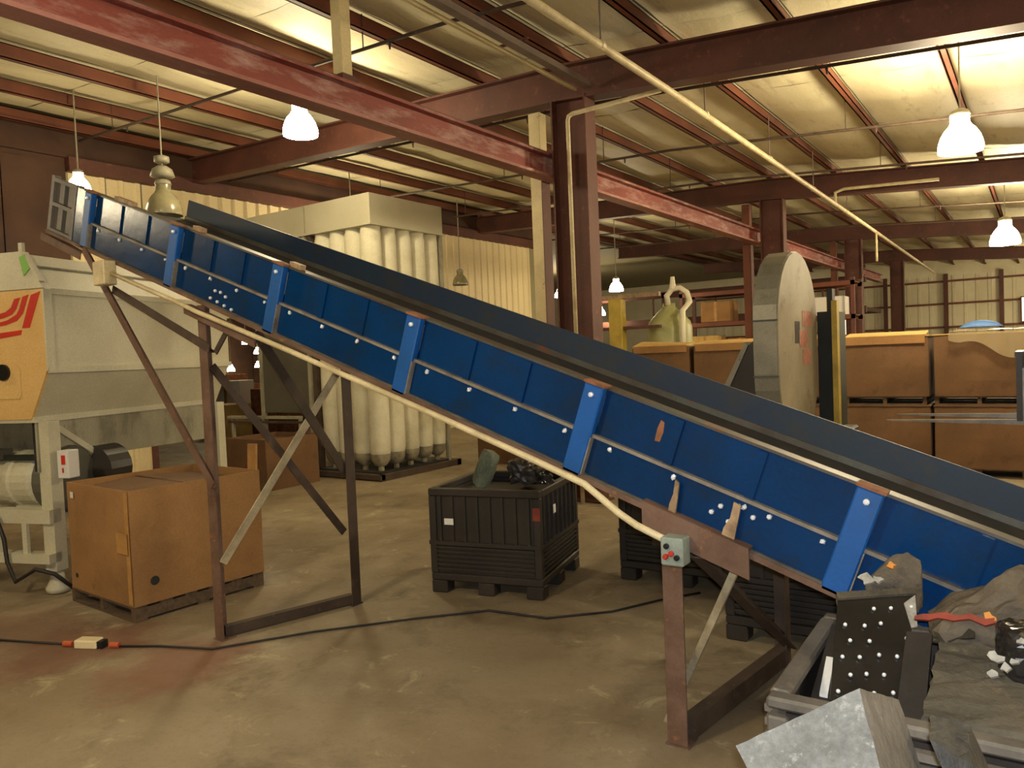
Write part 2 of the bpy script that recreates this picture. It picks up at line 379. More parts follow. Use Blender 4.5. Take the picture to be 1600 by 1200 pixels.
for k in range(12): MB().box(-36, -35.9, 14+k*1.6, 15.55+k*1.6, .3, 4.9).build('steel_panel', 'darkwall', wf)

# ---------------------------------------------------------------- overhead steel and pipes
rb = thing('runway_beam', 'long red crane runway beam with a worn pinkish web crossing under the roof', 'beam', (-5.24, 1.2, 4.3))
MB().ibeam((0,0,0), (0,16.1,0), .3, .2, .03, .025).build('beam_segment', 'red_beam', rb)
MB().box(-.102, .102, 0, 32, -.152, -.118).build('bottom_flange', 'pink_flange', rb)
MB().ibeam((0,16.12,0), (0,32,0), .3, .2, .03, .025).build('beam_segment', 'red_beam', rb)
MB().box(-.035, .035, 0, 32, .15, .19).build('rail', 'lip', rb)
for y in (1.3, 3.85):
    z1 = zb(-5.24)+RD-4.3
    MB().box(-.06, .06, y-.06, y+.06, .19, z1).build('hanger', 'creampost' if y == 3.85 else 'brown', rb)
    MB().box(-.1, .1, y-.1, y+.1, .15, .2).build('clamp_plate', 'brown', rb)
for i, (y, lab) in enumerate(((8.72, 'cream square post with a brown edge beside the nearest brown column'), (17.45, 'slim brown post beside the second brown column behind the grey guard'), (26.2, 'slim brown post beside the third brown column, far back'))):
    ps = thing('steel_post', lab, 'post', (-5.47, y, 0))
    zt = zb(-5.4)-.03
    MB().box(-.085, .085, -.085, .085, .015, zt).build('shaft', 'creampost' if i == 0 else 'purlin', ps, bevel=.006)
    MB().box(.09, .1, -.1, .1, .015, zt-.9).build('edge_angle', 'brown', ps)
    MB().box(-.15, .15, -.15, .15, 0, .015).build('base_plate', 'brown', ps)
pi = thing('water_pipe', 'cream pipe running the length of the roof with a drop pipe down the column', 'pipe', (-3.5, 2, 4.86))
MB().tube([(-3.5,2,4.88), (-3.5,8.35,4.86), (-3.48,20,4.68), (-3.45,34,4.42)], .042, 10).build('main_pipe', 'cond', pi, world=True, smooth=True)
MB().tube([(-3.55,8.35,4.85), (-4.72,8.35,4.83), (-4.765,8.33,4.80), (-4.78,8.33,4.75), (-4.77,8.33,0)], .028, 8).build('drop_pipe', 'cond', pi, world=True, smooth=True)
MB().tube([(-3.47,16.9,4.75), (-3.47,16.9,4.95), (-3.3,16.9,5.0), (-1.6,16.9,4.92)], .032, 8).build('branch_pipe', 'cond', pi, world=True, smooth=True)
MB().tube([(-3.46,21.5,4.65), (-3.46,21.5,3.9)], .03, 8).build('riser_pipe', 'cond', pi, world=True, smooth=True)
for y in (4.2, 6.8, 9.6, 12.4, 15.2, 18.2):
    zz = 4.87-.0155*max(0, y-8.35)
    MB().tube([(-3.5, y-.03, zz), (-3.5, y+.03, zz)], .05, 10).build('coupling', 'cond', pi, world=True)
    MB().tube([(-3.5, y, zz+.04), (-3.5, y, zb(-3.5)+RD+.05)], .008, 6).build('hanger_rod', 'duct', pi, world=True)
cd = thing('cable_duct', 'grey square duct along the roof ending over the nearest column', 'duct', (-4.55, 1, 5.1))
MB().beam((-4.55,1,5.22), (-4.55,8.45,5.17), .1, .07).build('duct_body', 'duct', cd, world=True)
MB().beam((-4.72,1,5.2), (-4.72,8.45,5.15), .035, .04).build('side_conduit', 'creampost', cd, world=True)
for y in (2.2, 4.6, 7.0): MB().box(-4.82, -4.46, y-.02, y+.02, 5.25, 5.27).build('bracket', 'brown', cd, world=True)
for i, (y, wd) in enumerate(((3.3, 'over the conveyor head'), (6.3, 'between the hanger and the nearest rafter'), (9.0, 'just behind the nearest rafter'), (12.0, 'above the bright lamp at the roof middle'), (14.9, 'just before the second rafter'), (20.2, 'far back behind the second rafter'), (23.2, 'before the third rafter'))):
    sp = thing('sprinkler_line', 'thin dark pipe across the roof ' + wd, 'pipe', (-3, y, 5))
    xs = [-12.5, -9, -5, -2, 1, 4, 7.5]
    MB().tube([(x, y, zb(x)+.06+(.2 if y in (6.3,) else 0)) for x in xs], .021, 8).build('pipe_run', 'rust_dark', sp, world=True, smooth=True)
    for x in (-11.5, -8.3, -6.2, -2.3, .3, 3):
        z0 = zb(x)+.06+(.2 if y in (6.3,) else 0)
        MB().tube([(x, y, z0-.02), (x, y, zb(x)+RD+PD)], .007, 6).build('hanger_rod', 'rust_dark', sp, world=True)
        MB().tube([(x+.4, y, zb(x+.4)+.06+(.2 if y in (6.3,) else 0)-.0), (x+.4, y, zb(x+.4)-.03+(.2 if y in (6.3,) else 0))], [.018, .01], 6).build('sprinkler_head', 'rust_dark', sp, world=True)

# ---------------------------------------------------------------- high-bay lamps
def make_lamp(name, label, r, lit, strong=None):
    t = thing(name, label, 'lamp', (0,0,0), group=None)
    n = 24
    bell = [(r*.98, 0), (r*1.0, r*.12), (r*.97, r*.4), (r*.86, r*.75), (r*.68, r*1.05), (r*.5, r*1.25), (r*.42, r*1.4), (r*.42, r*1.72)]
    inner = [(a-.012, z) for a, z in bell]
    mb = MB().lathe(bell, n=n, caps=False)
    b = mb.build('glass_bell', (strong or 'lit') if lit else 'glass_off', t, smooth=True)
    MB().lathe([(r*.43, r*1.72), (r*.46, r*1.76), (r*.40, r*1.95), (r*.2, r*2.05), (.02, r*2.1)], n=n).build('socket_cap', 'housing', t, smooth=True)
    return t
def hang(t, x, y, zb_, r, ballast=False):
    top = zb(x)+RD if x > -13 else 5.75
    if ballast:
        MB().lathe([(.1, r*2.1), (.16, r*2.2), (.13, r*2.6), (.06, r*2.8)], n=16).build('ballast_housing', 'housing', t, smooth=True)
        MB().lathe([(.07, r*2.95), (.1, r*3.02), (.1, r*3.3), (.06, r*3.36)], n=16).build('ballast_cap', 'housing', t, smooth=True)
    MB().tube([(0,0,r*2.08), (0,0,top-zb_+(.24 if x > -13 else .0))], .012, 6).build('hanging_stem', 'housing', t)
LAMPS = [  # x, y, z of rim, radius, label
 (-7.92, 6.83, 4.87, .225, 'glowing bell lamp hanging under the red runway beam near the conveyor head'),
 (-.79, 10.8, 4.12, .245, 'large glowing bell lamp hanging from the roof on the open side above the box stacks'),
 (-.65, 19.8, 3.84, .29, 'glowing bell lamp further back in the row beyond the second rafter'),
 (-10.03, 19.9, 3.6, .2, 'glowing bell lamp just past the nearest column above the yellow post'),
 (-15.6, 29.4, 3.45, .2, 'small far glowing lamp lower right of the one above the yellow post'),
 (-18.6, 31.0, 4.5, .22, 'tiny glowing lamp seen between the cream post and the nearest column'),
 (-25.6, 18.8, 2.76, .15, 'glowing lamp in the side bay, topmost of the lamps seen under the conveyor'),
 (-26.1, 19.7, 2.38, .14, 'glowing lamp in the side bay, upper of the close pair under the conveyor'),
 (-28.6, 21.6, 1.83, .15, 'glowing lamp in the side bay, lower of the close pair under the conveyor'),
 (-34.4, 24.3, 1.66, .2, 'smallest glowing lamp in the side bay, beside the front leg of the conveyor'),
 (-11.4, 5.70, 4.50, .16, 'glowing lamp half hidden behind the conveyor head'),
 (-12.0, 11.6, 4.3, .18, 'added lamp, hidden behind the dust collector header, lighting the ribbed wall'),  # unseen lamp added to brighten the ribbed wall
 (-21.0, 15.5, 4.6, .25, 'lamp in the side bay above the roller table, hidden by the ribbed wall'),
 (.45, 29, 3.8, .29, 'lamp added out of view far back, before the last rafters, lighting the end wall'),  # this lamp and the next are added out of view for the end wall
 (.45, 38, 3.7, .29, 'lamp added out of view closest to the end wall panels, lighting them'),
]
for i, (x, y, z, r, lab) in enumerate(LAMPS):
    t = make_lamp('pendant_lamp', lab, r, True, {1: 'lit_boosted', 2: 'lit_strong', 10: 'lit_weak'}.get(i)); t['group'] = 'lit bell lamps'
    hang(t, x, y, z, r, ballast=(i in (0, 1, 2)) and False)
    t.location = (x, y, z); ROOTM[t.name] = Matrix.Translation((x, y, z))
# unseen lamps: first inferred from a conveyor reflection, the others added for light
for i, (x, y, z, wd) in enumerate(((-9.07, 1.5, 3.82, 'high beside the hopper machine, lighting its end plate'), (-3.4, -1.6, 4.6, 'added out of view left of the camera, lighting boxes and bags'), (5.6, 3.5, 3.9, 'added unseen over the open aisle right of the conveyor foot'), (5.6, 12.5, 3.9, 'added unseen over the aisle beyond the forklift'), (5.6, 24, 3.9, 'added unseen over the far end of the aisle'))):
    t = make_lamp('pendant_lamp', 'lit bell lamp ' + wd, .15 if i == 0 else .275, True, 'lit' if i == 0 else ('lit_strong' if i in (1, 2, 3) else None)); t['group'] = 'lit bell lamps'
    hang(t, x, y, z, .275); t.location = (x, y, z)
t = make_lamp('pendant_lamp', 'unlit dull grey bell lamp with a ballast hanging above the conveyor head', .24, False)
hang(t, -9.85, 6.05, 4.0, .24, True); t.location = (-9.85, 6.05, 4.0)
t = make_lamp('pendant_lamp', 'small unlit lamp hanging before the cream ribbed wall', .2, False)
hang(t, -12.3, 15.6, 3.75, .2, False); t.location = (-12.3, 15.6, 3.75)

# ---------------------------------------------------------------- conveyor
A = R(19.5)
O = Vector((-6.81, 3.16, 3.10))
cv = thing('conveyor', 'long inclined blue steel belt conveyor on rusty angle-iron legs', 'conveyor', O, (0, A, 0))
LEN, WID, HT = 8.6, 1.14, .435
def cl(s, y, n): return (s, y, n)
posts = [.62, 1.82, 2.96, 4.12, 5.27, 6.5, 7.65]
segs = []; prev = .42
for p in posts: segs.append((prev, p-.05)); prev = p+.05
segs.append((prev, LEN))
for k, (a, b) in enumerate(segs):
    MB().box(a, b, .0, .015, .20, HT-.012).build('upper_side_panel', 'blue', cv)
    MB().box(a, b, -.016, .015, .012, .19).build('lower_side_panel', 'blue', cv)
    MB().box(a, b, -.03, .012, .19, .205).build('mid_rail', 'rail', cv)
    n = max(1, int((b-a)/.5))
    for j in range(1, n+1):
        s = a+(b-a)*j/(n+1); MB().box(s-.02, s+.02, -.012, 0, .206, HT-.02).build('stiffener', 'blue', cv)
    bm_ = MB()
    m_ = max(1, int((b-a)/.26))
    for j in range(m_):
        s = a+.1+(b-a-.15)*j/max(1, m_-1) if m_ > 1 else (a+b)/2
        bm_.lathe([(.011, -.0), (.011, .01), (.006, .014)], n=6, axis='y', c=(0,0,0))
        for q in range(len(bm_.v)-18, len(bm_.v)):
            bm_.v[q] = Vector((s+bm_.v[q].x, -.016-bm_.v[q].y, .165+random.uniform(-.006, .006)+bm_.v[q].z))
    tag(bm_.build('bolt_row', 'bolt', cv), kind='stuff')
for p in posts:
    po = MB().box(p-.05, p+.05, -.05, .0, -.01, HT-.005).build('post', 'blue_bright', cv, bevel=.006)
    MB().box(p-.055, p+.055, -.054, .02, HT-.004, HT+.008).build('post_cap', 'rust_orange', po)
    MB().lathe([(.013, 0), (.013, .012), (.006, .016)], n=8, axis='y').add([], []) and None
    q = MB().lathe([(.012, 0), (.012, .012), (.006, .016)], n=8, axis='y'); q.v = [Vector((p+v.x, -.05-v.y, HT-.05+v.z)) for v in q.v]
    q.build('bolt', 'bolt', po)
    MB().box(p+.051, p+.056, -.05, 0, .0, .19).build('weld_flange', 'rail', po)
MB().box(.42, LEN, -.012, .06, HT-.012, HT).build('top_lip', 'lip', cv)
MB().box(.42, LEN, .045, .06, HT-.05, HT-.012).build('lip_return', 'rubber', cv)
MB().box(.0, LEN, -.045, .03, -.006, .006).build('bottom_flange', 'rail', cv)
MB().box(.0, LEN, -.05, -.044, -.02, .006).build('bottom_angle', 'rust', cv)
MB().box(.1, LEN, WID-.015, WID, .0, HT).build('far_side_wall', 'blue_worn', cv)
MB().box(.1, LEN, WID-.03, WID-.015, .25, .285).build('belt_skirt', 'lip', cv)
MB().box(.05, LEN, .02, WID-.03, .235, .25).build('belt', 'rubber', cv)
MB().box(.1, LEN, .02, WID-.015, .0, .01).build('bottom_pan', 'blue_worn', cv)
# head end: open steel frame with dark windows
hd = MB().box(-.02, .03, -.03, .02, .0, HT+.02).build('head_frame', 'headgray', cv)
for (a, b, c, d) in ((.37, .42, 0, HT+.01), ):
    MB().box(a, b, -.04, .02, c, d).build('upright', 'headgray', hd)
for z in (.0, .215, HT-.025):
    MB().box(.03, .37, -.03, .01, z, z+.03).build('rung', 'headgray', hd)
for z0, z1 in ((.03, .215), (.245, HT-.025)):
    MB().box(.03, .15, .0, .008, z0, z1).build('inset_panel', 'headgray', hd)
    MB().box(.15, .22, .0, .006, z0, z1).build('dark_slot', 'rubber', hd)
    MB().box(.22, .37, .0, .008, z0, z1).build('inset_panel', 'headgray', hd)
MB().box(.42, .575, -.035, .0, .0, HT).build('head_channel', 'blue', cv)
MB().lathe([(.1, .03), (.12, .05), (.12, WID-.05), (.1, WID-.03)], n=24, axis='y', c=(.02, 0, .12)).build('head_pulley', 'rubber', cv, smooth=False)
MB().ell((-.05,-.06,-.03), (.62,-.06,-.045), (0,0,-1), (0,1,0), .06, .008).build('head_bracket', 'rust', cv)
for s0, s1, n0 in ((.9, 1.15, .44), (1.95, 2.05, .45), (3.0, 3.1, .45)): MB().box(s0, s1, .005, .05, HT, HT+.03).build('hold_down_clip', 'tan_steel', cv)
MB().prism([(-.012,-.05), (.012,-.045), (.016,.0), (.008,.045), (-.01,.05), (-.016,.01)], (5.62,-.0005,.33), (1,0,0), (0,0,1), (0,-.0015,0)).build('rust_patch', 'rust_orange', cv)
for (s_, n_) in ((2.34,.10), (2.40,.105), (2.46,.09), (2.30,.04), (2.38,.035), (2.46,.03), (2.54,.025), (6.05,.16), (5.98,.13), (6.12,.14), (5.95,.09), (6.18,.17), (6.03,.08)):
    q = MB().lathe([(.011, 0), (.011, .01), (.006, .014)], n=6, axis='y'); q.v = [Vector((s_+v.x, -.016-v.y, n_+v.z)) for v in q.v]; q.build('bolt', 'bolt', cv)
MB().box(8.3, 8.55, .05, WID-.05, -.55, 0).build('tail_housing', 'blue_worn', cv)
# support legs (world coordinates)
def W(mb, name, mt, **k): return mb.build(name, mt, cv, world=True, **k)
xN, yN = Vector((1,0,0)), Vector((0,1,0))
W(MB().ell((-4.79,3.14,.008), (-4.79,3.14,2.33), (1,0,0), (0,1,0), .09, .009), 'leg', 'rust')
W(MB().ell((-4.44,4.20,.008), (-4.44,4.20,2.2), (-1,0,0), (0,-1,0), .09, .009), 'leg', 'rust_dark')
W(MB().beam((-4.77,3.2,.045), (-4.49,4.15,.045), .06, .07), 'foot_beam', 'rust_dark')
W(MB().box(-4.80, -4.69, 3.13, 3.24, 0, .008), 'foot_plate', 'rust'); W(MB().box(-4.54, -4.43, 4.1, 4.21, 0, .008), 'foot_plate', 'rust_dark')
W(MB().bar((-4.70,3.17,.54), (-4.48,4.12,1.84), (1,0,0), (0,-.8,.55), .012, .06), 'cross_brace', 'pale_bar')
W(MB().bar((-4.73,3.19,1.91), (-4.52,4.13,.57), (1,0,0), (0,.8,.55), .012, .06), 'cross_brace', 'rust_dark')
W(MB().bar((-4.22,3.18,2.12), (-4.47,4.13,1.04), (1,0,.2), (0,.75,.66), .012, .07), 'cross_brace', 'rust_dark')
W(MB().ell((-6.22,3.10,2.85), (-4.69,3.10,1.07), (.65,0,.75), (0,1,0), .06, .008), 'long_brace', 'rust')
W(MB().ell((-5.85,3.12,2.50), (-4.66,3.12,2.0), (.4,0,.9), (0,1,0), .06, .008), 'short_brace', 'rust_dark')
W(MB().bar((-4.62,3.15,2.0), (-4.42,3.15,2.2), (0,1,0), (-.7,0,.7), .01, .04), 'knee_brace', 'rust_dark')
W(MB().ell((-4.87,3.09,2.345), (-4.12,3.09,2.08), (0,0,-1), (0,1,0), .065, .01), 'leg_bracket', 'rust')
W(MB().ell((-1.51,3.37,.008), (-1.51,3.37,1.05), (1,0,0), (0,1,0), .1, .01), 'leg', 'rust')
W(MB().ell((-1.26,4.62,.008), (-1.26,4.62,1.0), (-1,0,0), (0,-1,0), .09, .009), 'leg', 'rust_dark')
W(MB().box(-1.52, -1.40, 3.36, 3.48, 0, .008), 'foot_plate', 'rust'); W(MB().box(-1.36, -1.25, 4.52, 4.63, 0, .008), 'foot_plate', 'rust_dark')
W(MB().beam((-1.44,3.46,.06), (-1.29,4.6,.06), .07, .1), 'foot_beam', 'rust_dark')
W(MB().ell((-1.40,3.45,.9), (-1.29,4.58,.1), (1,0,0), (0,.6,.8), .075, .008), 'cross_brace', 'rust_dark')
W(MB().bar((-1.10,3.3,.98), (-1.60,3.57,.0), (.3,.9,0), (.9,-.3,.45), .012, .06), 'raking_brace', 'pale_bar')
W(MB().ell((-1.47,3.085,1.235), (-1.0,3.085,1.07), (0,0,-1), (0,1,0), .13, .01), 'leg_bracket', 'rust')
def wear_tab(x, z0, z1, wd, lean):
    zc = z0
    return MB().prism([(-wd*.6, 0), (wd*.6, 0), (wd*.75, (z1-z0)*.4), (wd*.9, (z1-z0)*.9), (wd*.3, z1-z0), (wd*.1, (z1-z0)*.6), (-wd*.4, (z1-z0)*.35)], (x, 3.115, z0), (1,0,lean), (lean,0,1), (0,.012,0))
W(wear_tab(-1.345, 1.17, 1.33, .03, .1), 'weld_tab', 'tan_steel')
W(wear_tab(-1.10, 1.085, 1.25, .05, .12), 'weld_tab', 'tan_steel')
# conduit, junction box and push-button box
W(MB().tube([(-5.80,3.06,2.66), (-4.9,3.06,2.36), (-4.68,3.06,2.28), (-3.73,3.06,1.975), (-2.55,3.06,1.58), (-2.0,3.06,1.39), (-1.74,3.06,1.295), (-1.66,3.05,1.245), (-1.56,3.04,1.18), (-1.47,3.03,1.135), (-1.3,3.02,1.075)], .017, 8), 'conduit', 'cond', smooth=True)
jb = W(MB().box(-5.88, -5.72, 3.0, 3.1, 2.55, 2.73), 'junction_box', 'cond', bevel=.008)
cb = W(MB().box(-1.345, -1.245, 2.99, 3.075, .985, 1.105), 'control_box', 'ctrl', bevel=.006)
for dx, dz, c in ((-.02, .025, 'blackbtn'), (.0, -.005, 'redbtn'), (-.025, -.02, 'redbtn'), (.025, -.02, 'blackbtn')):
    q = MB().lathe([(.012, 0), (.012, .012), (.008, .016)], n=10, axis='y'); q.v = [Vector((-1.295+dx+v.x, 2.99-v.y, 1.045+dz+v.z)) for v in q.v]
    q.build('push_button', c, cb, world=True)

# ---------------------------------------------------------------- pallets and bulk boxes
def make_pallet(label, wdt, dpt):
    t = thing('pallet', label, 'pallet')
    nb = 6
    for k in range(nb):
        y = k*(dpt-.1)/(nb-1); MB().box(0, wdt, y, y+.1, .1, .12).build('deck_board', 'wood', t)
    for k in range(3):
        x = k*(wdt-.05)/2; MB().box(x, x+.05, 0, dpt, .02, .1).build('stringer', 'wood', t)
    for k in range(3):
        y = k*(dpt-.1)/2; MB().box(0, wdt, y, y+.1, 0, .02).build('bottom_board', 'wood', t)
    return t
def make_box(label, w_, d_, h_, mt, bow=.02, rim=None):
    t = thing('bulk_box', label, 'box'); th = .012
    def wall(p, q, nrm):
        p, q, nrm = Vector(p), Vector(q), Vector(nrm)
        def fn(u, v): return p.lerp(q, u)+Vector((0,0,h_*v))+nrm*(bow*math.sin(math.pi*u)*math.sin(math.pi*min(1, v*1.05))+random.uniform(-.003, .003))
        return MB().grid(fn, 6, 4)
    for p, q, nn in (((0,0,0), (w_,0,0), (0,-1,0)), ((w_,0,0), (w_,d_,0), (1,0,0)), ((w_,d_,0), (0,d_,0), (0,1,0)), ((0,d_,0), (0,0,0), (-1,0,0))):
        wall(p, q, nn).build('side_panel', mt, t, solid=th, recalc=False)
    MB().box(.01, w_-.01, .01, d_-.01, 0.0, .015).build('bottom_panel', mt, t)
    if rim:
        MB().box(-.015, w_+.015, -.015, d_+.015, h_+.005, h_+.02).build('lid', rim, t)
    return t
# the near cardboard box
BL = (-5.63, 3.04); brot = R(-3)
pl = make_pallet('wooden pallet under the lone cardboard box beside the conveyor leg', 1.06, 1.12); pl.location = (-6.70, 3.09, 0); pl.rotation_euler = (0, 0, brot)
bx = make_box('lone cardboard bulk box on a pallet beside the conveyor leg', 1.04, 1.12, .88, 'card', .018); bx.location = (-6.675, 3.09, .121); bx.rotation_euler = (0, 0, brot); ROOTM[bx.name] = Matrix.LocRotScale(Vector((-6.675, 3.09, .121)), Euler((0,0,brot)), None)
MB().box(.86, 1.03, -.024, -.0215, .40, .56).build('tape_patch', 'tape', bx)
MB().box(.99, 1.045, -.014, -.0115, .02, .87).build('corner_tape', 'tape', bx)
MB().box(.10, .15, -.022, -.019, .76, .81).build('staple_label', 'white', bx)
MB().lathe([(.035, 0), (.035, .003)], n=14, axis='x', c=(1.054, .16, .17)).build('hand_hole', 'rubber', bx)
MB().lathe([(.02, 0), (.02, .003)], n=12, axis='y', c=(.12, -.016, .12)).build('hand_hole', 'rubber', bx)
MB().hexa([(.015,.015,.80), (1.025,.015,.80), (1.025,.55,.84), (.015,.55,.84), (.015,.015,.808), (1.025,.015,.808), (1.025,.55,.848), (.015,.55,.848)]).build('top_flap', 'card_dark', bx)
MB().hexa([(.015,.56,.85), (1.025,.56,.84), (1.025,1.1,.80), (.015,1.1,.80), (.015,.56,.858), (1.025,.56,.848), (1.025,1.1,.808), (.015,1.1,.808)]).build('top_flap', 'card_dark', bx)
yb = MB().box(0, .09, 0, .03, -.86, .33).build('board', 'card_pale'); yb.location = (-5.99, 4.34, .86); yb.rotation_euler = (R(-4), 0, R(10)); tag(yb, 'upright yellow board standing behind the lone cardboard box', 'board')
yb.data.materials[0] = T['tape']
# the row of stacked boxes behind
rows = [(-5.75, 1.0, 'x'), (-4.65, 1.05, 'behind the nearest column'), (-3.52, 1.08, 'hidden half by the grey guard'), (-2.38, 1.08, 'right of the grey guard'), (-1.23, 1.02, 'with film draped on top'), (-.14, 1.08, 'behind the forklift forks')]
rows[0] = (-5.75, 1.0, 'at the row end past the nearest column')
pal = make_pallet('pallet', 1.05, 1.1)
tier = ['lower', 'upper']
first_p = True
for k, (x, wd, desc) in enumerate(rows):
    for tr in range(2):
        z = tr*.974
        dx = random.uniform(-.02, .02)
        p = pal if first_p else dup(pal, (x+dx, 11.95, z))
        p['label'] = f'pallet under the {tier[tr]} box, stack {desc}'; p['group'] = 'pallets under the stacked boxes'
        p.location = (x+dx, 11.95, z); first_p = False
        b = make_box(f'{tier[tr]} cardboard box of the stack {desc}', wd, 1.1, .83, 'card_dark', .012, rim=('card_pale' if tr == 1 else 'card_dark'))
        if tr == 1 and k < 4:
            MB().hexa([(.02,-.03,.85), (wd-.02,-.03,.85), (wd-.02,.35,.85+.03+.02*(k%2)), (.02,.35,.93-.03*(k%2)), (.02,-.03,.862), (wd-.02,-.03,.862), (wd-.02,.35,.892+.02*(k%2)), (.02,.35,.942-.03*(k%2))]).build('open_flap', 'card_pale', b)
            MB().box(.03, wd-.03, -.028, -.016, .74, .85).build('turned_flap', 'card', b)
        b['group'] = 'stacked cardboard boxes'; b.location = (x+random.uniform(-.015, .015), 11.93, z+.121)
# flap on the stack right of the guard, film and tarp
fm = thing('plastic_film', 'clear plastic film draped over the box stack behind the forklift', 'film', (-.9, 11.9, 1.94))
MB().grid(lambda u, v: (-1.05+1.5*u, 11.84-.015*math.sin(u*23), 1.95-(.10+.34*max(0, 1-abs(u-.62)*2.1)+.03*math.sin(u*19))*(1-v)), 24, 4).build('front_drape', 'film', fm, world=True, recalc=False, solid=.002)
MB().grid(lambda u, v: (-1.05+1.5*u, 11.84+1.1*v, 1.955+.02*abs(math.sin(u*13)*math.sin(v*9))+.02), 16, 8).build('top_sheet', 'film', fm, world=True, recalc=False, solid=.002)
bt = MB().grid(lambda u, v: (-.95+.5*u, 12.2+.4*v, 2.02+.09*math.sin(math.pi*u)**.6*math.sin(math.pi*v)**.6), 8, 6).build('blue_bundle', 'bluetarp', None, smooth=True, solid=.01); tag(bt, 'small blue tarp bundle lying on top of the film-covered box stack', 'tarp')

# ---------------------------------------------------------------- forklift at the frame edge
fk = thing('forklift', 'forklift with a black load grille and raised steel forks by the box stacks', 'forklift', (.4, 9.35, 0))
for y in (8.95, 9.65):
    MB().prism([(0,0), (-1.15,.02), (-1.18,.03), (0,.05), (0,.55), (.05,.55), (.05,0)], (-.2, y-.05, 1.02), (1,0,0), (0,0,1), (0,.1,0)).build('fork_tine', 'steel', fk, world=True)
for z in (1.05, 1.5): MB().box(-.15, -.1, 8.85, 9.85, z, z+.09).build('carriage_bar', 'gloss', fk, world=True)
for k in range(9):
    y = 8.86+k*.12; MB().box(-.22, -.17, y, y+.035, 1.06, 1.68).build('grille_bar', 'blackp', fk, world=True)
MB().box(-.23, -.16, 8.85, 9.87, 1.68, 1.73).build('grille_top', 'blackp', fk, world=True)
for y in (9.0, 9.6): MB().box(-.08, .06, y, y+.1, .05, 2.3).build('mast_rail', 'gloss', fk, world=True)
MB().box(.1, 1.9, 8.85, 9.85, .25, .8).build('chassis', 'yellow', fk, world=True, bevel=.03)
MB().box(1.4, 2.1, 8.85, 9.85, .3, 1.2).build('counterweight', 'dkgray', fk, world=True, bevel=.05)
MB().box(.9, 1.35, 9.1, 9.6, .8, 1.0).build('seat', 'blackp', fk, world=True, bevel=.03)
for x in (.35, 1.75):
    for y in (8.82, 9.7): MB().lathe([(.12, 0), (.27, .01), (.27, .17), (.12, .18)], c=(x, y, .27), n=20, axis='y').build('wheel', 'rubber', fk, world=True)
for x in (.4, 1.6):
    for y in (8.9, 9.75): MB().box(x, x+.05, y, y+.05, .8, 2.1).build('guard_post', 'blackp', fk, world=True)
MB().box(.35, 1.7, 8.88, 9.82, 2.1, 2.15).build('overhead_guard', 'blackp', fk, world=True)

# ---------------------------------------------------------------- black bulk containers
def make_container(label, w_, d_, h_, mt, inner=None, rim_h=.06):
    inner = inner or mt
    t = thing('bulk_container', label, 'container')
    # pallet base with feet
    for x in (0, w_/2-.07, w_-.14):
        for y in (0, d_/2-.07, d_-.14): MB().box(x, x+.14, y, y+.14, 0, .1).build('foot', mt, t, bevel=.008)
    MB().box(0, w_, 0, d_, .1, .16).build('base', mt, t, bevel=.01)
    for k, (p, q, n_) in enumerate((((0,0), (w_,0), (0,-1)), ((w_,0), (w_,d_), (1,0)), ((w_,d_), (0,d_), (0,1)), ((0,d_), (0,0), (-1,0)))):
        p, q, n_ = Vector((*p,0)), Vector((*q,0)), Vector((*n_,0)); d = (q-p).normalized(); L = (q-p).length
        c0 = p+d*.05-n_*.03; c1 = q-d*.05-n_*.03
        wp = MB().bar(c0+Vector((0,0,.16+(h_-.2)/2)), c1+Vector((0,0,.16+(h_-.2)/2)), n_, (0,0,1), .02, h_-.22).build('wall_panel', inner, t)
        for j in range(6):
            z = .2+j*.035; MB().bar(p+d*.06-n_*.012+Vector((0,0,z)), q-d*.06-n_*.012+Vector((0,0,z)), n_, (0,0,1), .024, .016).build('horizontal_rib', mt, wp)
        for j in range(8):
            s = .1+(L-.2)*j/7; MB().bar(p+d*s-n_*.012+Vector((0,0,.41)), p+d*s-n_*.012+Vector((0,0,h_-.06)), n_, d, .024, .02).build('vertical_rib', mt, wp)
        MB().bar(p+Vector((0,0,.41))-n_*.008, q+Vector((0,0,.41))-n_*.008, n_, (0,0,1), .03, .03).build('belt_rail', mt, wp)
        e_ = d*(.056 if k % 2 else 0)
        MB().bar(p+e_-n_*.025+Vector((0,0,h_-rim_h/2)), q-e_-n_*.025+Vector((0,0,h_-rim_h/2)), n_, (0,0,1), .06, rim_h).build('top_rim', mt, t, bevel=.008)
        MB().box(p.x-.0 if False else min(max(p.x, .03), w_-.03)-.03, min(max(p.x, .03), w_-.03)+.03, min(max(p.y, .03), d_-.03)-.03, min(max(p.y, .03), d_-.03)+.03, .16, h_-.06).build('corner_post', mt, t, bevel=.006)
    return t
def place(t, loc, rz): t.location = loc; t.rotation_euler = (0, 0, rz); ROOTM[t.name] = Matrix.LocRotScale(Vector(loc), Euler((0,0,rz)), None); return t
c1 = place(make_container('black ribbed bulk container under the middle of the conveyor', .96, .98, .85, 'blackp'), (-4.12, 4.68, 0), R(13))
MB().box(.14, .22, -.005, -.0, .56, .61).build('paper_label', 'white', c1)
MB().box(.965, .97, .3, .35, .62, .69).build('paper_label', 'white', c1)
MB().box(.90, .96, -.006, 0, .62, .72).build('red_latch', 'redscrap', c1)
c2 = place(make_container('black bulk container in the shade between the middle container and the lower conveyor leg', 1.1, 1.0, .78, 'blackp'), (-2.92, 5.68, 0), R(2))
MB().box(.3, .7, -.02, -.005, .32, .42).build('gray_panel', 'dkgray', c2)
c4 = place(make_container('black bulk container in the shade directly behind the far lower leg', 1.2, .95, .85, 'blackp'), (-1.72, 4.80, 0), R(1))
RB = (-.69, 2.25, 0); RBr = R(1)
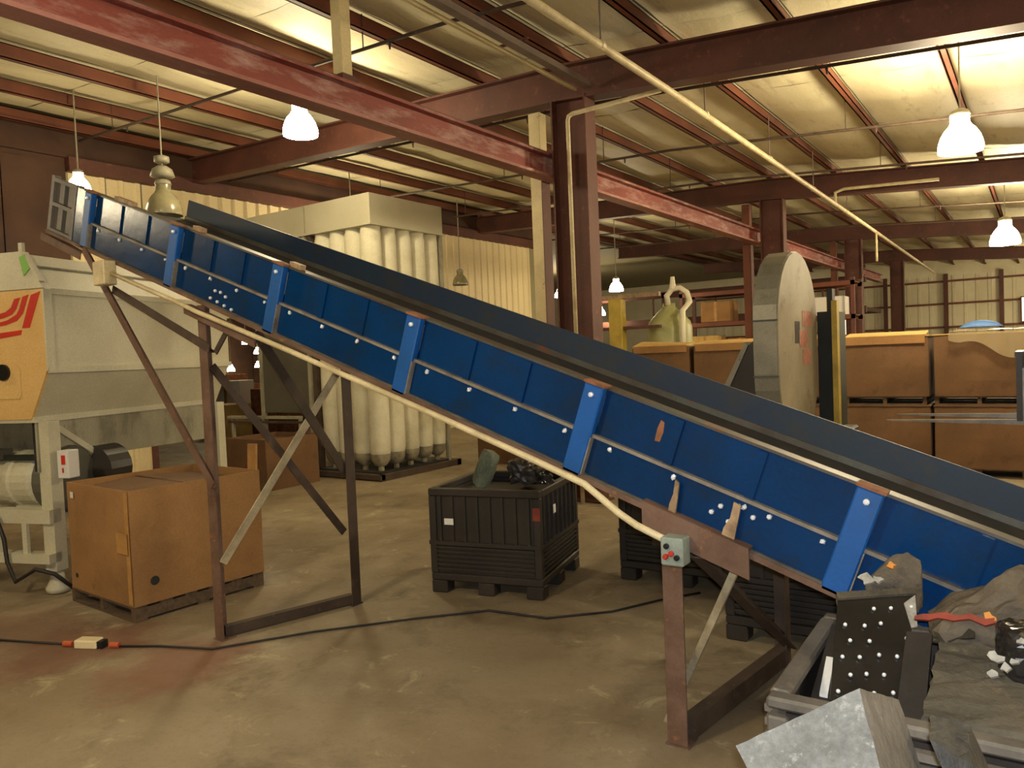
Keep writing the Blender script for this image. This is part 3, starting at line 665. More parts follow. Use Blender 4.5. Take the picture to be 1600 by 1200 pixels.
c3 = place(make_container('dusty black slatted bulk container heaped with plastic scrap under the conveyor foot', 1.15, .82, .86, 'grayp', 'blackp', .035), RB, RBr)
MB().box(.02, 1.13, .03, .79, .16, .6).build('packed_scrap', 'blackp', c3)
# slatted front of the near container
for j in range(8):
    for k in range(5):
        x = .07+k*.207; z = .485+j*.042
        MB().box(x, x+.188, -.026, .0, z, z+.023).build('slat', 'grayp', c3)
for j in range(8):
    for k in range(3):
        y = .07+k*.235; z = .485+j*.042
        MB().box(-.026, 0, y, y+.215, z, z+.023).build('slat', 'grayp', c3)
# lumps: irregular convex-ish blobs
def blob(name, label, cat, c, s, rot, mt, seed, amp=.25, sub=4, group=None, peak=0):
    rnd = random.Random(seed); bm = bmesh.new(); bmesh.ops.create_icosphere(bm, subdivisions=sub, radius=1)
    ph = [(rnd.uniform(1.5, 4), Vector((rnd.uniform(-1,1), rnd.uniform(-1,1), rnd.uniform(-1,1))).normalized(), rnd.uniform(0, 6.28)) for _ in range(8)]
    for v in bm.verts:
        d = v.co.normalized(); k = 1+amp*sum(math.sin(f*d.dot(a)*2+p) for f, a, p in ph)/4
        cz = 1.3 if peak else .75; q = Vector((max(-.8, min(.8, d.x*k)), max(-.8, min(.8, d.y*k)), max(-.75, min(cz, d.z*k))))
        if peak and q.z > 0: q.x = q.x*(1-peak*q.z)+.45*q.z; q.y *= 1-peak*q.z
        v.co = Vector((q.x*s[0], q.y*s[1], q.z*s[2]))+Vector((rnd.uniform(-1,1), rnd.uniform(-1,1), rnd.uniform(-1,1)))*min(s)*.035
    me = bpy.data.meshes.new(name); bm.to_mesh(me); bm.free(); me.materials.append(T[mt])
    o = bpy.data.objects.new(name, me); COL.objects.link(o); o.location = c; o.rotation_euler = rot
    ROOTM[o.name] = Matrix.LocRotScale(Vector(c), Euler(rot), None)
    tag(o, label, cat, group); return o
def chip(parent, name, mt, pts, th, off=(0,0,0)):
    pass
# contents of the near container
sp = thing('studded_panel', 'black glossy plastic panel with rows of shiny studs leaning in the scrap container', 'panel', (-.44, 2.7, .9))
P00, P10, P01, P11 = Vector((-.55,2.42,.80)), Vector((-.36,2.50,.80)), Vector((-.60,2.80,1.0)), Vector((-.38,2.98,1.0))
eu = (P10-P00); ev = (P01-P00); nn = eu.cross(ev).normalized()
MB().hexa([P00-nn*.03, P10-nn*.03, P11-nn*.03, P01-nn*.03, P00, P10, P11, P01]).build('panel_body', 'gloss', sp, world=True)
def bil(u, v): return P00.lerp(P10, u).lerp(P01.lerp(P11, u), v)
for r_ in range(6):
    for c_ in range(4):
        u, v = .13+c_*.24+(.1 if r_ % 2 else 0), .1+r_*.155
        if u > .95 or (r_, c_) in ((3, 2), (4, 3), (1, 3), (5, 0)): continue
        p = bil(u, v); p = p+eu*random.uniform(-.03, .03)+ev*random.uniform(-.015, .015); q = MB().lathe([(.0068, 0), (.0062, .007), (.003, .011)], n=8); rotm = Vector((0,0,1)).rotation_difference(nn).to_matrix()
        q.v = [rotm @ x+p for x in q.v]; q.build('stud', 'bolt', sp, world=True, smooth=True)
MB().hexa([P01-nn*.03+ev*.0, P11-nn*.03, P11-nn*.03+Vector((0,.03,.01)), P01-nn*.03+Vector((-.01,.03,.01)), P01+nn*.01, P11+nn*.01, P11+nn*.0+Vector((0,.03,.02)), P01+nn*.0+Vector((-.01,.03,.02))]).build('top_edge', 'slab', sp, world=True)
MB().hexa([P11+nn*.002+Vector((-.03,-.06,-.02)), P11+nn*.002+Vector((.0,-.02,.0)), P11+nn*.004+Vector((.02,-.14,-.07)), P11+nn*.004+Vector((.005,-.16,-.07)), P11+nn*.006+Vector((-.03,-.06,-.02)), P11+nn*.008+Vector((0,-.02,0)), P11+nn*.01+Vector((.02,-.14,-.07)), P11+nn*.008+Vector((.005,-.16,-.07))]).build('torn_label', 'label_gray', sp, world=True)
sh = MB().hexa([(-.63,2.34,.66), (-.555,2.36,.66), (-.58,2.85,.88), (-.63,2.85,.88), (-.63,2.33,.68), (-.555,2.35,.68), (-.58,2.84,.90), (-.63,2.84,.90)]).build('black_sheet', 'blackp'); tag(sh, 'black plastic sheet with a white strip inside the scrap container rim', 'sheet')
MB().hexa([(-.605,2.53,.765), (-.58,2.53,.765), (-.59,2.68,.832), (-.615,2.68,.832), (-.605,2.53,.775), (-.58,2.53,.775), (-.59,2.68,.842), (-.615,2.68,.842)]).build('white_strip', 'white', sh)
def fleck(parent, name, mt, c, r, seed, nrm=(-.15,-.75,.6)):
    rnd = random.Random(seed); n = Vector(nrm).normalized(); a = n.cross(Vector((0,0,1))).normalized(); b = n.cross(a)
    poly = [(r*rnd.uniform(.45, 1.25)*math.cos(2*math.pi*k/9), r*rnd.uniform(.35, .95)*math.sin(2*math.pi*k/9)) for k in range(9)]
    return MB().prism(poly, c, a, b, n*.012).build(name, mt, parent, world=True)
l1 = blob('plastic_lump', 'peaked grey-brown plastic lump with an orange fleck behind the studded panel', 'lump', (-.46, 3.05, 1.01), (.115, .045, .125), (0,0,.1), 'lump', 11, .25, peak=.6)
fleck(l1, 'orange_fleck', 'orange', (-.455, 2.99, 1.09), .018, 1); fleck(l1, 'white_fleck', 'label_gray', (-.535, 2.985, 1.03), .028, 2); fleck(l1, 'white_fleck', 'label_gray', (-.50, 2.98, 1.035), .02, 3)
l2 = blob('plastic_lump', 'big brown and black plastic lump with a red streak at the right of the container', 'lump', (-.13, 2.88, .97), (.24, .16, .17), (0,0,.2), 'lump', 5, .3, peak=.3)
rs = random.Random(3); up_ = [(.11-.022*k, -.025+.036*math.sin(k*.2)+rs.uniform(-.007, .007)) for k in range(11)]; dn_ = [(x, y-.012-rs.uniform(0, .012)) for x, y in up_[::-1]]
n_ = Vector((-.15,-.75,.6)).normalized(); a_ = n_.cross(Vector((0,0,1))).normalized(); b_ = a_.cross(n_)
MB().prism(up_+dn_, (-.24, 2.745, 1.02), a_, b_, n_*.012).build('red_streak', 'redscrap', l2, world=True)
fleck(l2, 'orange_fleck', 'orange', (-.145, 2.735, 1.03), .02, 4); fleck(l2, 'black_patch', 'gloss', (-.24, 2.75, .97), .05, 5)
l3 = blob('plastic_lump', 'glossy black plastic lump with torn white label bits at the container edge', 'lump', (-.02, 2.64, .985), (.13, .10, .10), (0,0,.1), 'gloss', 8, .3)
for k, (a, b, c, r) in enumerate(((-.125, 2.565, .97, .022), (-.10, 2.55, .95, .018), (-.08, 2.545, .975, .013), (-.13, 2.555, .925, .016), (-.06, 2.56, 1.03, .013))): fleck(l3, 'white_fleck', 'label_gray', (a, b, c), r, 30+k)
st = thing('black_strip', 'flat dark strip of plastic standing between the studded panel and the brown slab', 'strip', (-.33, 2.45, .7))
MB().hexa([(-.37,2.36,.72), (-.295,2.38,.72), (-.30,2.72,.95), (-.37,2.70,.95), (-.37,2.34,.73), (-.295,2.36,.73), (-.30,2.70,.97), (-.37,2.68,.97)]).build('strip_body', 'blackp', st, world=True)
def rough_block(name, label, cat, corners, mt, cuts=6, amp=.008, seed=1):
    # eight corners, faces cut fine and roughened
    bm = bmesh.new(); vs = [bm.verts.new(c) for c in corners]
    for f in ((3,2,1,0), (4,5,6,7), (0,1,5,4), (1,2,6,5), (2,3,7,6), (3,0,4,7)): bm.faces.new([vs[i] for i in f])
    bmesh.ops.recalc_face_normals(bm, faces=bm.faces)
    bmesh.ops.subdivide_edges(bm, edges=bm.edges[:], cuts=cuts, use_grid_fill=True)
    rnd = random.Random(seed)
    for v in bm.verts: v.co += Vector((rnd.uniform(-amp,amp), rnd.uniform(-amp,amp), rnd.uniform(-amp,amp)))
    me = bpy.data.meshes.new(name); bm.to_mesh(me); bm.free(); me.materials.append(T[mt])
    o = bpy.data.objects.new(name, me); COL.objects.link(o); tag(o, label, cat); ROOTM[o.name] = Matrix.Identity(4); return o
rough_block('plastic_slab', 'rough grey-brown slab of scrap plastic filling the front of the container', 'slab',
  [(-.285,2.30,.62), (.36,2.32,.62), (.36,2.72,.72), (-.28,2.70,.72), (-.285,2.31,.875), (.36,2.33,.875), (.36,2.76,.94), (-.28,2.74,.94)], 'slab', 12, .006, 3)
# pale block on a bin closer to the camera
crate = place(make_container('low black container below the pale grey block, mostly out of view', .7, .4, .8, 'blackp'), (-.62, 1.28, 0), R(25))
MB().box(.03, .67, .03, .37, .16, .79).build('packed_scrap', 'blackp', crate)
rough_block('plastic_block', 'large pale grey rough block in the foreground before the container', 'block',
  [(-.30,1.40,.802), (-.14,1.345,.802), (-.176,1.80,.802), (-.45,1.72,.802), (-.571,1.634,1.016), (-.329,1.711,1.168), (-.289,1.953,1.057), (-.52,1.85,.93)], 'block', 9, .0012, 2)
ch = rough_block('plastic_chunk', 'small dark grained plastic chunk against the right face of the pale block', 'chunk',
  [(-.13,1.82,.80), (-.06,1.85,.80), (-.06,1.96,.80), (-.14,1.96,.80), (-.215,1.87,1.02), (-.14,1.87,.98), (-.15,1.98,1.02), (-.228,1.97,1.025)], 'darkchunk', 5, .003, 4)

blk = bpy.data.objects['plastic_block']; blk.data.materials.append(T['block_shade'])
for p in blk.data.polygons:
    if p.normal.x > .45: p.material_index = 1  # right face: torn brown surface, its weaker light also put into the colour
# ---------------------------------------------------------------- hopper machine at the conveyor head
MZ = R(19.2)
mc = thing('hopper_machine', 'big grey hopper machine with a beige end plate and red emblem under the conveyor head', 'machine', (-7.0, 3.1, 0), (0, 0, MZ))
prof = [(-.12,1.52), (.08,1.93), (.08,2.62), (-.12,2.93), (-1.5,2.93), (-1.7,2.62), (-1.7,1.93), (-1.5,1.52)]
MB().prism(prof, (0,0,0), (1,0,0), (0,0,1), (0,2.45,0)).build('hopper_body', 'mgray', mc)
MB().prism([(-.12,1.52), (.08,1.93), (.08,2.62), (-1.7,2.62), (-1.7,1.93), (-1.5,1.52)], (0,-.03,0), (1,0,0), (0,0,1), (0,.03,0)).build('end_plate', 'beige', mc)
MB().prism([(.085,2.63), (-.12,2.95), (-1.5,2.95), (-1.7,2.63)], (0,-.02,0), (1,0,0), (0,0,1), (0,.02,0)).build('top_end_plate', 'mgray', mc)
MB().box(.08, .095, -.03, .05, 1.93, 2.62).build('corner_strip', 'mgray', mc)
MB().box(.08, .11, -.02, 2.45, 1.91, 1.96).build('side_flange', 'mgray', mc)
MB().box(.08, .095, .05, 2.45, 2.58, 2.63).build('upper_flange', 'mgray', mc)
MB().prism([(.05,2.68), (.065,2.69), (-.1,2.945), (-.12,2.945)], (0,-.03,0), (1,0,0), (0,0,1), (0,.06,0)).build('corner_strip', 'mgray', mc)
MB().box(-.055, -.035, 0, 2.45, 2.815, 2.83).build('lid_seam', 'mdirty', mc)
MB().box(-.14, -.1, -.03, .0, 2.9, 3.02).build('lifting_lug', 'mgray', mc)
MB().prism([(-.10,2.74), (-.03,2.80), (-.08,2.92), (-.14,2.9)], (0,-.032,0), (1,0,0), (0,0,1), (0,.01,0)).build('green_tag', 'green', mc)
# red emblem: three slanted bars that bend to the left over a foot
def pl2(poly, nm='emblem_bar'): MB().prism(poly, (0,-.034,0), (1,0,0), (0,0,1), (0,.004,0)).build(nm, 'logo', mc)
pl2([(-.035,2.575), (.065,2.60), (-.07,2.30), (-.15,2.30)])
pl2([(-.125,2.565), (-.06,2.58), (-.13,2.425), (-.20,2.365), (-.32,2.335), (-.50,2.315), (-.60,2.30), (-.60,2.335), (-.45,2.35), (-.30,2.375), (-.20,2.42), (-.17,2.46)])
pl2([(-.215,2.55), (-.15,2.56), (-.20,2.465), (-.25,2.42), (-.34,2.395), (-.50,2.37), (-.60,2.36), (-.60,2.40), (-.45,2.42), (-.32,2.445), (-.255,2.48)])
pl2([(-.60,2.20), (-.165,2.245), (-.155,2.285), (-.60,2.255)])
pl2([(-.60,2.27), (-.42,2.285), (-.42,2.305), (-.60,2.285)])
hp = MB().prism([(-.42,1.70), (-.22,1.70), (-.20,1.73), (-.20,1.95), (-.24,2.0), (-.42,2.02), (-.7,2.02), (-.7,1.7)], (0,-.038,0), (1,0,0), (0,0,1), (0,.008,0)).build('hatch', 'beige', mc)
MB().lathe([(.07, 0), (.07, .03)], n=18, axis='y', c=(-.37, -.06, 1.93)).build('hatch_knob', 'blackbtn', hp)
# lower apron, gusset and throat
MB().prism([(0,1.53), (2.4,1.53), (2.3,1.10), (1.0,1.12), (.83,1.03), (0,1.06)], (-.10,0,0), (0,1,0), (0,0,1), (-.02,0,0)).build('apron', 'mdirty', mc)
MB().prism([(.02,1.52), (.12,1.52), (.86,1.02), (.80,1.0)], (-.085,0,0), (0,1,0), (0,0,1), (-.015,0,0)).build('gusset', 'mgray', mc)
MB().prism([(-1.5,1.53), (-.12,1.53), (-.35,1.12), (-1.3,1.12)], (0,.5,0), (1,0,0), (0,0,1), (0,1.8,0)).build('throat', 'mdirty', mc)
MB().box(-1.5, -.09, -.02, 2.4, 1.49, 1.54).build('lower_flange', 'mgray', mc)
for x, y in ((-.10, .02), (-1.5, .02), (-.10, 2.3), (-1.5, 2.3)):
    lg = MB().box(x-.02, x+.1, y, y+.12, .2, 1.5).build('leg', 'mgray', mc)
    MB().lathe([(.03, 0), (.09, .01), (.1, .05), (.06, .12), (.05, .2)], c=(x+.04, y+.06, 0), n=16).build('levelling_foot', 'mgray', lg, smooth=True)
MB().box(-1.5, 0, -.02, .1, .62, .74).build('front_beam', 'mgray', mc)
MB().box(-1.5, 0, -.05, .08, .28, .36).build('base_beam', 'mgray', mc)
MB().box(-1.5, -.12, .25, .9, .62, .66).build('motor_bed', 'mgray', mc)
for x in (-.3, -.6, -.95): MB().box(x, x+.05, -.03, .0, .36, .62).build('bed_strut', 'mgray', mc)
mo = MB().lathe([(.2, -1.05), (.245, -1.0), (.245, -.62), (.26, -.6), (.26, -.55), (.245, -.53), (.245, -.35), (.2, -.28), (.12, -.24)], n=24, axis='x', c=(0, .32, .96)).build('motor', 'mgray', mc, smooth=False)
for k in range(6): MB().box(-.98+k*.055, -.96+k*.055, .05, .1, .83, 1.09).build('cooling_fin', 'mgray', mo)
MB().box(-.75, -.6, .05, .2, 1.16, 1.25).build('terminal_box', 'dkgray', mo)
MB().box(-.55, -.14, .15, .5, .66, .74).build('motor_foot', 'mgray', mo)
MB().lathe([(.28, 0), (.3, .02), (.3, .14), (.28, .16)], n=24, axis='x', c=(-.24, .32, .96)).build('drive_guard', 'dkgray', mc)
wbx = MB().box(.03, .15, .06, .18, 1.0, 1.24).build('switch_box', 'white', mc, bevel=.006)
MB().box(.08, .12, .055, .06, 1.12, 1.2).build('red_mark', 'logo', wbx); MB().box(.085, .1, .055, .06, 1.05, 1.09).build('red_mark', 'logo', wbx)
MB().lathe([(.05, 0), (.22, .04), (.22, .3), (.05, .34)], n=20, axis='y', c=(-.12, .55, 1.0)).build('pulley', 'blackp', mc)
MB().tube([(-.6,-.05,.75), (-.5,-.09,.68), (-.42,-.1,.5), (-.40,-.1,.3), (-.3,-.12,.14), (-.1,-.1,.25), (.05,-.05,.2), (.12,.1,.02)], .018, 8).build('power_cable', 'wire', mc, smooth=True)
MB().tube([(-1.1,-.02,1.3), (-.9,-.04,1.1), (-.75,-.02,1.28)], .02, 8).build('hose', 'wire', mc, smooth=True)
MB().box(-1.45, -.15, .1, .14, 1.15, 1.2).build('rear_rail', 'darkgreen', mc)
MB().box(-.19, -.15, .04, .09, .9, 1.5).build('rear_strut', 'rubber', mc)

# ---------------------------------------------------------------- dust collector
DX, DY = -8.64, 8.74
dc = thing('dust_collector', 'grey-topped dust collector hung with tall off-white filter bags behind the conveyor', 'dust collector', (DX, DY, 0))
MB().box(-3.05, 0, 0, 1.78, 4.06, 4.54).build('header_box', 'header', dc, bevel=.01)
MB().box(-3.07, .02, -.02, 1.8, 4.04, 4.07).build('header_flange', 'header', dc)
MB().box(-1.52, -1.5, -.012, 0, 4.08, 4.52).build('header_seam', 'mdirty', dc)
def bag(x, y, r, zt=4.05, z0=.2):
    pr = [(r*.25, z0), (r*.55, z0+.02), (r*.85, z0+.1), (r*1.0, z0+.28), (r*1.03, 1.4), (r*1.0, 2.6), (r*.98, zt-.12), (r*.9, zt-.06), (r*.95, zt)]
    pr = [(a*random.uniform(.98, 1.03), z) for a, z in pr]
    b = MB().lathe(pr, c=(x, y, 0), n=16).build('filter_bag', 'bag', dc, smooth=True)
    MB().lathe([(r*.28, z0-.01), (r*.58, z0+.012), (r*.89, z0+.095), (r*.95, z0+.16), (r*.985, z0+.2)], c=(x, y, 0), n=16, caps=False).build('soiled_end', 'bag_dirt', b, smooth=True)
    MB().lathe([(.05, 0), (.05, z0+.0), (.02, z0+.04)], c=(x, y, 0), n=8).build('drain_stub', 'bag_dirt', b)
for k in range(5): bag(-.19, .19+k*.35, .168)
for k in range(1, 4): bag(-.19-k*.355, .19, .168)
for k in range(3): bag(-.55-.0, .55+k*.36, .165) if k < 3 else None
MB().box(-2.95, -1.65, .08, 1.7, 1.05, 4.05).build('blower_housing', 'dkgray', dc)
MB().box(-1.62, -1.55, .0, .07, .02, 4.05).build('support_post', 'mdirty', dc); MB().box(-1.52, -1.42, .02, .12, .02, 4.05).build('support_post', 'rust_dark', dc)
for x, y in ((-2.98, .05), (-2.98, 1.66), (-1.6, 1.66), (-.08, 1.7)): MB().box(x, x+.07, y, y+.07, .02, 4.05).build('support_post', 'mdirty', dc)
MB().box(-3.05, .1, -.12, -.02, .02, .1).build('base_beam', 'rust_dark', dc); MB().box(-3.05, .1, 1.8, 1.9, 0, .1).build('base_beam', 'rust_dark', dc); MB().box(.02, .1, -.1, 1.88, 0, .1).build('base_beam', 'rust_dark', dc)
MB().box(-1.55, -.02, .02, 1.78, .03, .12).build('shade_tray', 'rubber', dc)  # dark sheet added for the shade under the bags
MB().box(-1.5, -.5, .62, 1.7, .12, .9).build('drum', 'rubber', dc) if False else None
MB().beam((-3.6,-.2,.98), (-1.6,-.2,1.0), .06, .05).build('handrail', 'mdirty', dc)
MB().beam((-3.6,-.2,.90), (-1.6,-.2,.92), .05, .04).build('handrail', 'rust_dark', dc)
for x in (-3.5, -2.6, -1.66): MB().box(x, x+.05, -.22, -.17, 0, .98).build('rail_post', 'mdirty', dc)
MB().box(-2.3, -1.9, -.04, .08, 3.5, 3.68).build('white_tag', 'white', dc)
# cardboard and dark boxes beside the dust collector
for i, (x, y, ww, hh, lab, mtl) in enumerate(((-8.35, 10.9, .9, .95, 'dark brown cardboard box on the floor beside the filter bags', 'card_dark'), (-7.35, 10.6, .95, .9, 'second brown cardboard box right of the filter bags', 'card_dark'), (-10.6, 7.3, 1.0, .78, 'brown cardboard box behind the lone box, before the dust collector rail', 'card_dark'))):
    b = make_box(lab, ww, 1.0, hh, mtl, .01); b.location = (x, y, 0)
    MB().box(.02, ww-.02, .02, .98, .5, hh-.08).build('packed_scrap', 'card_dark', b)

# ---------------------------------------------------------------- granulator with tall belt guard
gr = thing('granulator', 'tall round-topped grey belt guard on a dark machine behind the conveyor', 'machine', (-2.1, 7.3, 0))
def stadium(y0, y1, z0, z1, n=14, rad=None):
    r = (y1-y0)/2; yc = (y0+y1)/2; pts = []
    for k in range(n+1): a = math.pi*k/n; pts.append((yc+r*math.cos(a), z1-r*.95+r*.95*math.sin(a)))
    for k in range(n+1): a = math.pi+math.pi*k/n; pts.append((yc+r*math.cos(a), z0+r*.95+r*.95*math.sin(a)))
    return pts
g1 = MB().prism(stadium(6.62, 7.98, 1.0, 2.74), (-2.05,0,0), (0,1,0), (0,0,1), (.2,0,0)).build('guard_shell', 'guard', gr, world=True, bevel=0)
MB().prism(stadium(6.63, 7.97, 1.01, 2.73), (-1.85,0,0), (0,1,0), (0,0,1), (.012,0,0)).build('guard_face', 'guard_face', g1, world=True)
for z in (1.62, 2.1): MB().box(-2.055, -1.84, 6.605, 6.62, z, z+.012).build('guard_seam', 'dkgray', g1, world=True)
for a, b, c, d in ((7.3, 7.6, 1.86, 2.02), (7.42, 7.78, 2.05, 2.2), (7.4, 7.7, 1.7, 1.84)): MB().box(-1.838, -1.835, a, b, c, d).build('faded_sticker', 'pink', g1, world=True)
MB().box(-1.838, -1.836, 7.15, 7.32, 1.9, 2.1).build('dark_sticker', 'blackbtn', g1, world=True)
MB().box(-1.84, -1.68, 8.0, 8.5, .6, 2.2).build('cutter_housing', 'darkgreen', gr, world=True)
MB().box(-1.685, -1.635, 7.9, 8.0, 1.05, 2.3).build('yellow_edge', 'yellow', gr, world=True)
MB().box(-1.74, -1.69, 7.98, 8.1, 2.2, 2.42).build('dark_latch', 'darkgreen', gr, world=True)
MB().prism([(-.55,0), (0,0), (0,1.0), (-.12,.9)], (-2.06,6.9,1.0), (1,0,0), (0,0,1), (0,.5,0)).build('chute_cone', 'blackp', gr, world=True)
MB().prism([(-.62,0), (-.55,0), (-.12,.9), (-.15,.93)], (-2.06,6.88,1.0), (1,0,0), (0,0,1), (0,.52,0)).build('chute_edge', 'guard', gr, world=True)
MB().box(-2.75, -1.55, 6.75, 8.4, .12, 1.05).build('machine_base', 'darkgreen', gr, world=True, bevel=.02)
for x in (-2.7, -1.7):
    for y in (6.8, 8.25): MB().box(x, x+.12, y, y+.12, 0, .12).build('machine_foot', 'blackp', gr, world=True)

# ---------------------------------------------------------------- far clutter beyond the row of boxes
tk = thing('tank', 'pale green shouldered tank behind the box row right of the nearest column', 'tank', (-5.98, 14.1, 0))
MB().lathe([(.4, 0), (.43, .04), (.43, 2.3), (.4, 2.42), (.22, 2.62), (.12, 2.7), (.12, 2.78)], n=24).build('tank_body', 'carboy', tk, smooth=True)
MB().tube([(.02,-.1,2.74), (.0,-.1,2.92), (.1,-.08,3.04), (.25,-.05,3.06), (.38,-.02,2.96), (.42,0,2.78), (.44,-.42,2.6), (.44,-.44,1.5)], .055, 10).build('bent_pipe', 'whitepipe', tk, smooth=True)
MB().tube([(.12,-.08,3.05), (.12,-.08,3.28)], [.07, .04], 8).build('vent_cap', 'whitepipe', tk)
yp = thing('yellow_post', 'pale yellow steel post with a ledge left of the pale green tank', 'post', (-6.83, 13.55, 0))
MB().box(-.14, .14, -.1, .1, .02, 2.9).build('post_body', 'yellow', yp, bevel=.01); MB().box(-.25, .25, -.16, .16, 0, .02).build('base_plate', 'brown', yp)
MB().box(-.6, .9, -.05, .05, 2.9, 2.98).build('ledge_beam', 'tan_steel', yp); MB().box(-.6, .9, -.05, .05, 2.3, 2.36).build('ledge_beam', 'brown', yp)
sh_ = thing('storage_rack', 'brown storage rack with pale cartons beyond the pale green tank', 'rack', (-6.4, 22, 0))
for x in (-2.6, -.2, 2.2):
    for y in (0, 1): MB().box(x, x+.1, y, y+.1, 0, 3.6).build('rack_upright', 'brown', sh_)
for z in (1.4, 2.5, 3.4):
    MB().box(-2.6, 2.3, 0, .08, z, z+.12).build('rack_beam', 'purlin', sh_); MB().box(-2.6, 2.3, 1.0, 1.08, z, z+.12).build('rack_beam', 'purlin', sh_)
    MB().box(-2.55, 2.25, .08, 1.0, z+.09, z+.12).build('shelf_board', 'wood', sh_)
q0 = None
for i, (x, z, ww, hh, mtl, lab) in enumerate(((-2.3, 1.53, .8, .7, 'card_pale', 'pale carton on the lower rack shelf, at its yellow-post end'), (-1.2, 1.53, .7, .6, 'card', 'brown carton on the lower rack shelf next to the pale one'), (-.2, 1.53, .5, .75, 'white', 'white carton in the middle of the lower rack shelf'), (.9, 1.53, .7, .6, 'card_pale', 'pale carton on the lower rack shelf beyond the white one'), (1.7, 1.53, .4, .55, 'card', 'small brown carton at the far end of the lower rack shelf'), (-2.0, 2.63, .9, .6, 'card', 'brown carton on the upper rack shelf'), (-.4, 2.63, .6, .45, 'card_pale', 'pale carton on the upper rack shelf'), (1.2, 2.63, .8, .5, 'white', 'white carton on the upper rack shelf'))):
    t = thing('carton', lab, 'carton', (sh_.location.x+x, 22.15, z), (0,0,0), 'cartons on the storage rack')
    MB().box(0, ww, 0, .7, 0, hh).build('carton_body', mtl, t, bevel=.01); MB().box(ww/2-.04, ww/2+.04, -.003, .703, .02, hh+.003).build('tape', 'tape', t)
# truss-like conveyor and ducts at the back
bk = thing('back_mezzanine', 'dark brown steel mezzanine frame across the back of the hall', 'mezzanine', (-8, 30, 0))
for x in (-17, -13, -9.5): MB().box(x, x+.2, 29.9, 30.1, 0, 4.2).build('frame_post', 'brown', bk, world=True)
for z in (2.9, 4.0): MB().box(-18, -5.2, 29.9, 30.1, z, z+.25).build('frame_beam', 'brown', bk, world=True)
MB().box(-18, -5.2, 30.1, 33, 2.95, 3.1).build('frame_deck', 'darkwall', bk, world=True)
for k in range(9): MB().box(-17.5+k*1.35, -17.44+k*1.35, 29.95, 30.0, 3.15, 4.0).build('baluster', 'purlin', bk, world=True)
# side bay seen through the opening
rk = thing('roller_table', 'rusty roller table in the side bay behind the conveyor legs', 'table', (-20, 14.5, 0))
for z, mtl in ((.95, 'tan_steel'), (.5, 'rust')): MB().beam((-21.5,12.5,z), (-17.5,16.5,z), .1, .12).build('side_rail', mtl, rk, world=True)
for k in range(8):
    p = Vector((-21.5,12.5,0)).lerp(Vector((-17.5,16.5,0)), k/7)
    MB().box(p.x-.05, p.x+.05, p.y-.05, p.y+.05, 0, .95).build('table_leg', 'rust', rk, world=True)
    MB().tube([(p.x, p.y, 1.04), (p.x-.6, p.y+.6, 1.04)], .05, 10).build('roller', 'steel', rk, world=True)
for i, (x, y, ww, hh, mtl, lab) in enumerate(((-22.4, 16.6, 1.2, 1.3, 'rust_orange', 'rusty bin standing in the side bay behind the roller table'), (-23.5, 19.3, 1.4, 1.5, 'card', 'tan box standing in the side bay under the pair of lamps'), (-20.3, 18.6, 1.2, 1.2, 'card_pale', 'pale box standing in the side bay nearest the opening'), (-26, 17.5, 1.3, 1.6, 'rust_orange', 'tall rusty bin at the back of the side bay'))):
    t = thing('storage_bin', lab, 'bin', (x, y, 0), (0,0,R(20*i)))
    MB().box(0, ww, 0, ww, .1, .14).build('bin_floor', mtl, t)
    for a, b in (((0,ww,0,.04)), ((0,ww,ww-.04,ww))) if False else (): pass
    for q in ((0,ww,0,.04), (0,ww,ww-.04,ww), (0,.04,.04,ww-.04), (ww-.04,ww,.04,ww-.04)): MB().box(q[0], q[1], q[2], q[3], .14, hh).build('bin_wall', mtl, t)
    for u in (0, ww-.1):
        for v in (0, ww-.1): MB().box(u, u+.1, v, v+.1, 0, .1).build('bin_foot', 'rust', t)
for i, (x, y, z, ww, hh, mtl, lab) in enumerate(((-18.6, 12.2, 0, 1.0, .9, 'card_pale', 'pale carton on the side bay floor before the roller table'), (-18.3, 13.5, 0, 1.1, 1.25, 'rust_orange', 'rust-coloured crate on the side bay floor before the roller table'), (-19.4, 13.0, 0, .9, 1.5, 'white', 'white carton stack piece behind the pale carton in the side bay'))):
    t = thing('carton', lab, 'carton', (x, y, z), (0,0,R(12*i)))
    MB().box(0, ww, 0, .8, 0, hh).build('carton_body', mtl, t, bevel=.012); MB().box(ww/2-.04, ww/2+.04, -.003, .803, .02, hh+.003).build('tape', 'tape', t)
bx2 = thing('exhaust_fan', 'dark square wall fan high on the cream ribbed wall', 'fan', (-12.9, 15.4, 3.3))
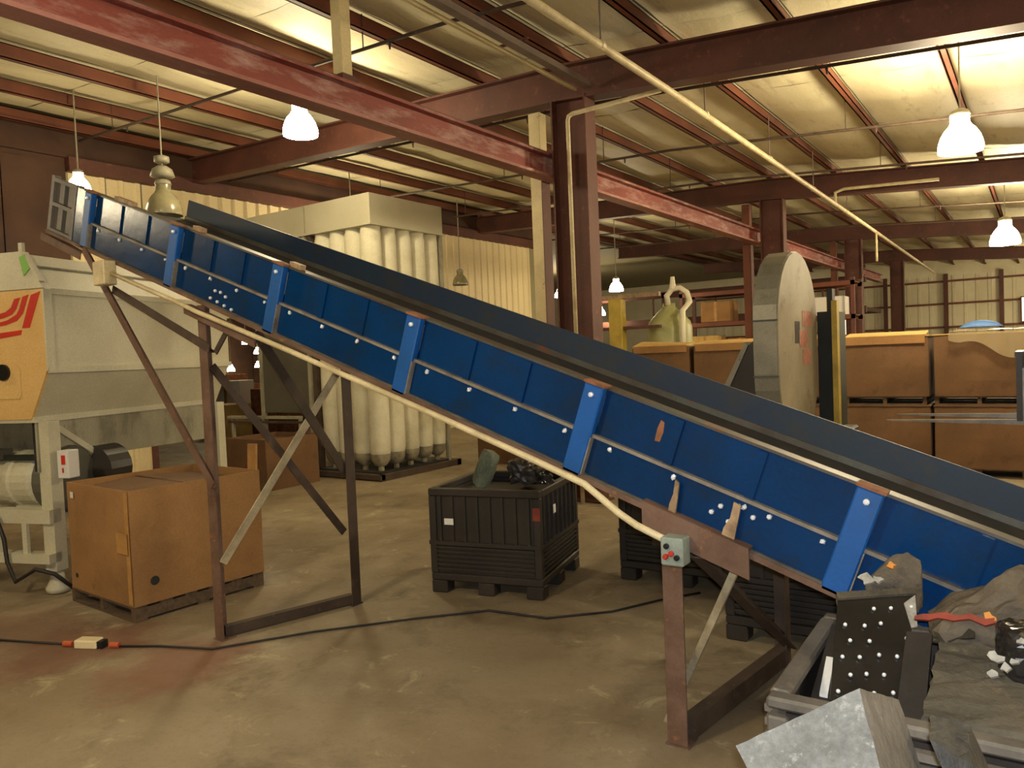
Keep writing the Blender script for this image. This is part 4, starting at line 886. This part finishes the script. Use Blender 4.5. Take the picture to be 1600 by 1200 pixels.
MB().box(0, .05, -.35, .35, -.35, .35).build('fan_frame', 'brown', bx2); MB().box(.05, .06, -.3, .3, -.3, .3).build('fan_grille', 'rubber', bx2)
for k in range(4): MB().box(.06, .075, -.3, .3, -.24+k*.15, -.22+k*.15).build('louvre_blade', 'brown', bx2)

# ---------------------------------------------------------------- floor clutter
cdp = [(-7.6,2.1), (-6.6,2.25), (-6.18,2.34), (-5.62,2.55), (-5.3,2.68), (-5.0,2.85), (-4.62,3.0), (-4.26,3.55), (-3.78,4.12), (-3.42,4.5), (-2.95,4.56), (-2.6,4.9), (-2.4,5.3), (-2.2,5.6)]
MB().tube([(x, y, .011) for x, y in cdp[:4]], .008, 6).build('extension_cord', 'wire', None, smooth=True)
tag(bpy.data.objects['extension_cord'], 'black floor cord running to the cream plug box from the hopper machine side', 'cord')
co2 = MB().tube([(x, y, .011) for x, y in cdp[4:]], .008, 6).build('extension_cord', 'wire', None, smooth=True)
tag(co2, 'black floor cord running from the cream plug box under the conveyor', 'cord')
pb = thing('plug_box', 'small cream plug box on the floor cord with orange plugs', 'plug box', (-5.46, 2.61, 0), (0,0,R(25)))
MB().box(-.09, .08, -.045, .045, 0, .06).build('box_body', 'cream', pb, bevel=.008); MB().box(.08, .12, -.03, .03, .0, .05).build('dark_end', 'blackbtn', pb)
for x in (-.2, .16): MB().tube([(x, 0, .02), (x+.07, 0, .02)], .02, 8).build('plug', 'plug', pb)
b1 = blob('plastic_scrap', 'grey-green plastic scrap sticking out of the middle black container', 'scrap', (-3.93, 5.22, .94), (.10, .07, .21), (0,R(25),.3), 'carboy', 21, .2)
b1.data.materials[0] = T['sage']
b2 = blob('plastic_scrap', 'black plastic scrap heaped in the middle black container', 'scrap', (-3.64, 5.42, .91), (.16, .19, .14), (0,0,.3), 'blackp', 22, .35)
b3 = blob('plastic_scrap', 'dark plastic scrap at the right corner of the middle black container', 'scrap', (-3.37, 5.27, .9), (.08, .085, .075), (0,0,.8), 'gloss', 23, .35)
MB().box(.03, .93, .03, .95, .16, .76).build('packed_scrap', 'blackp', c1)
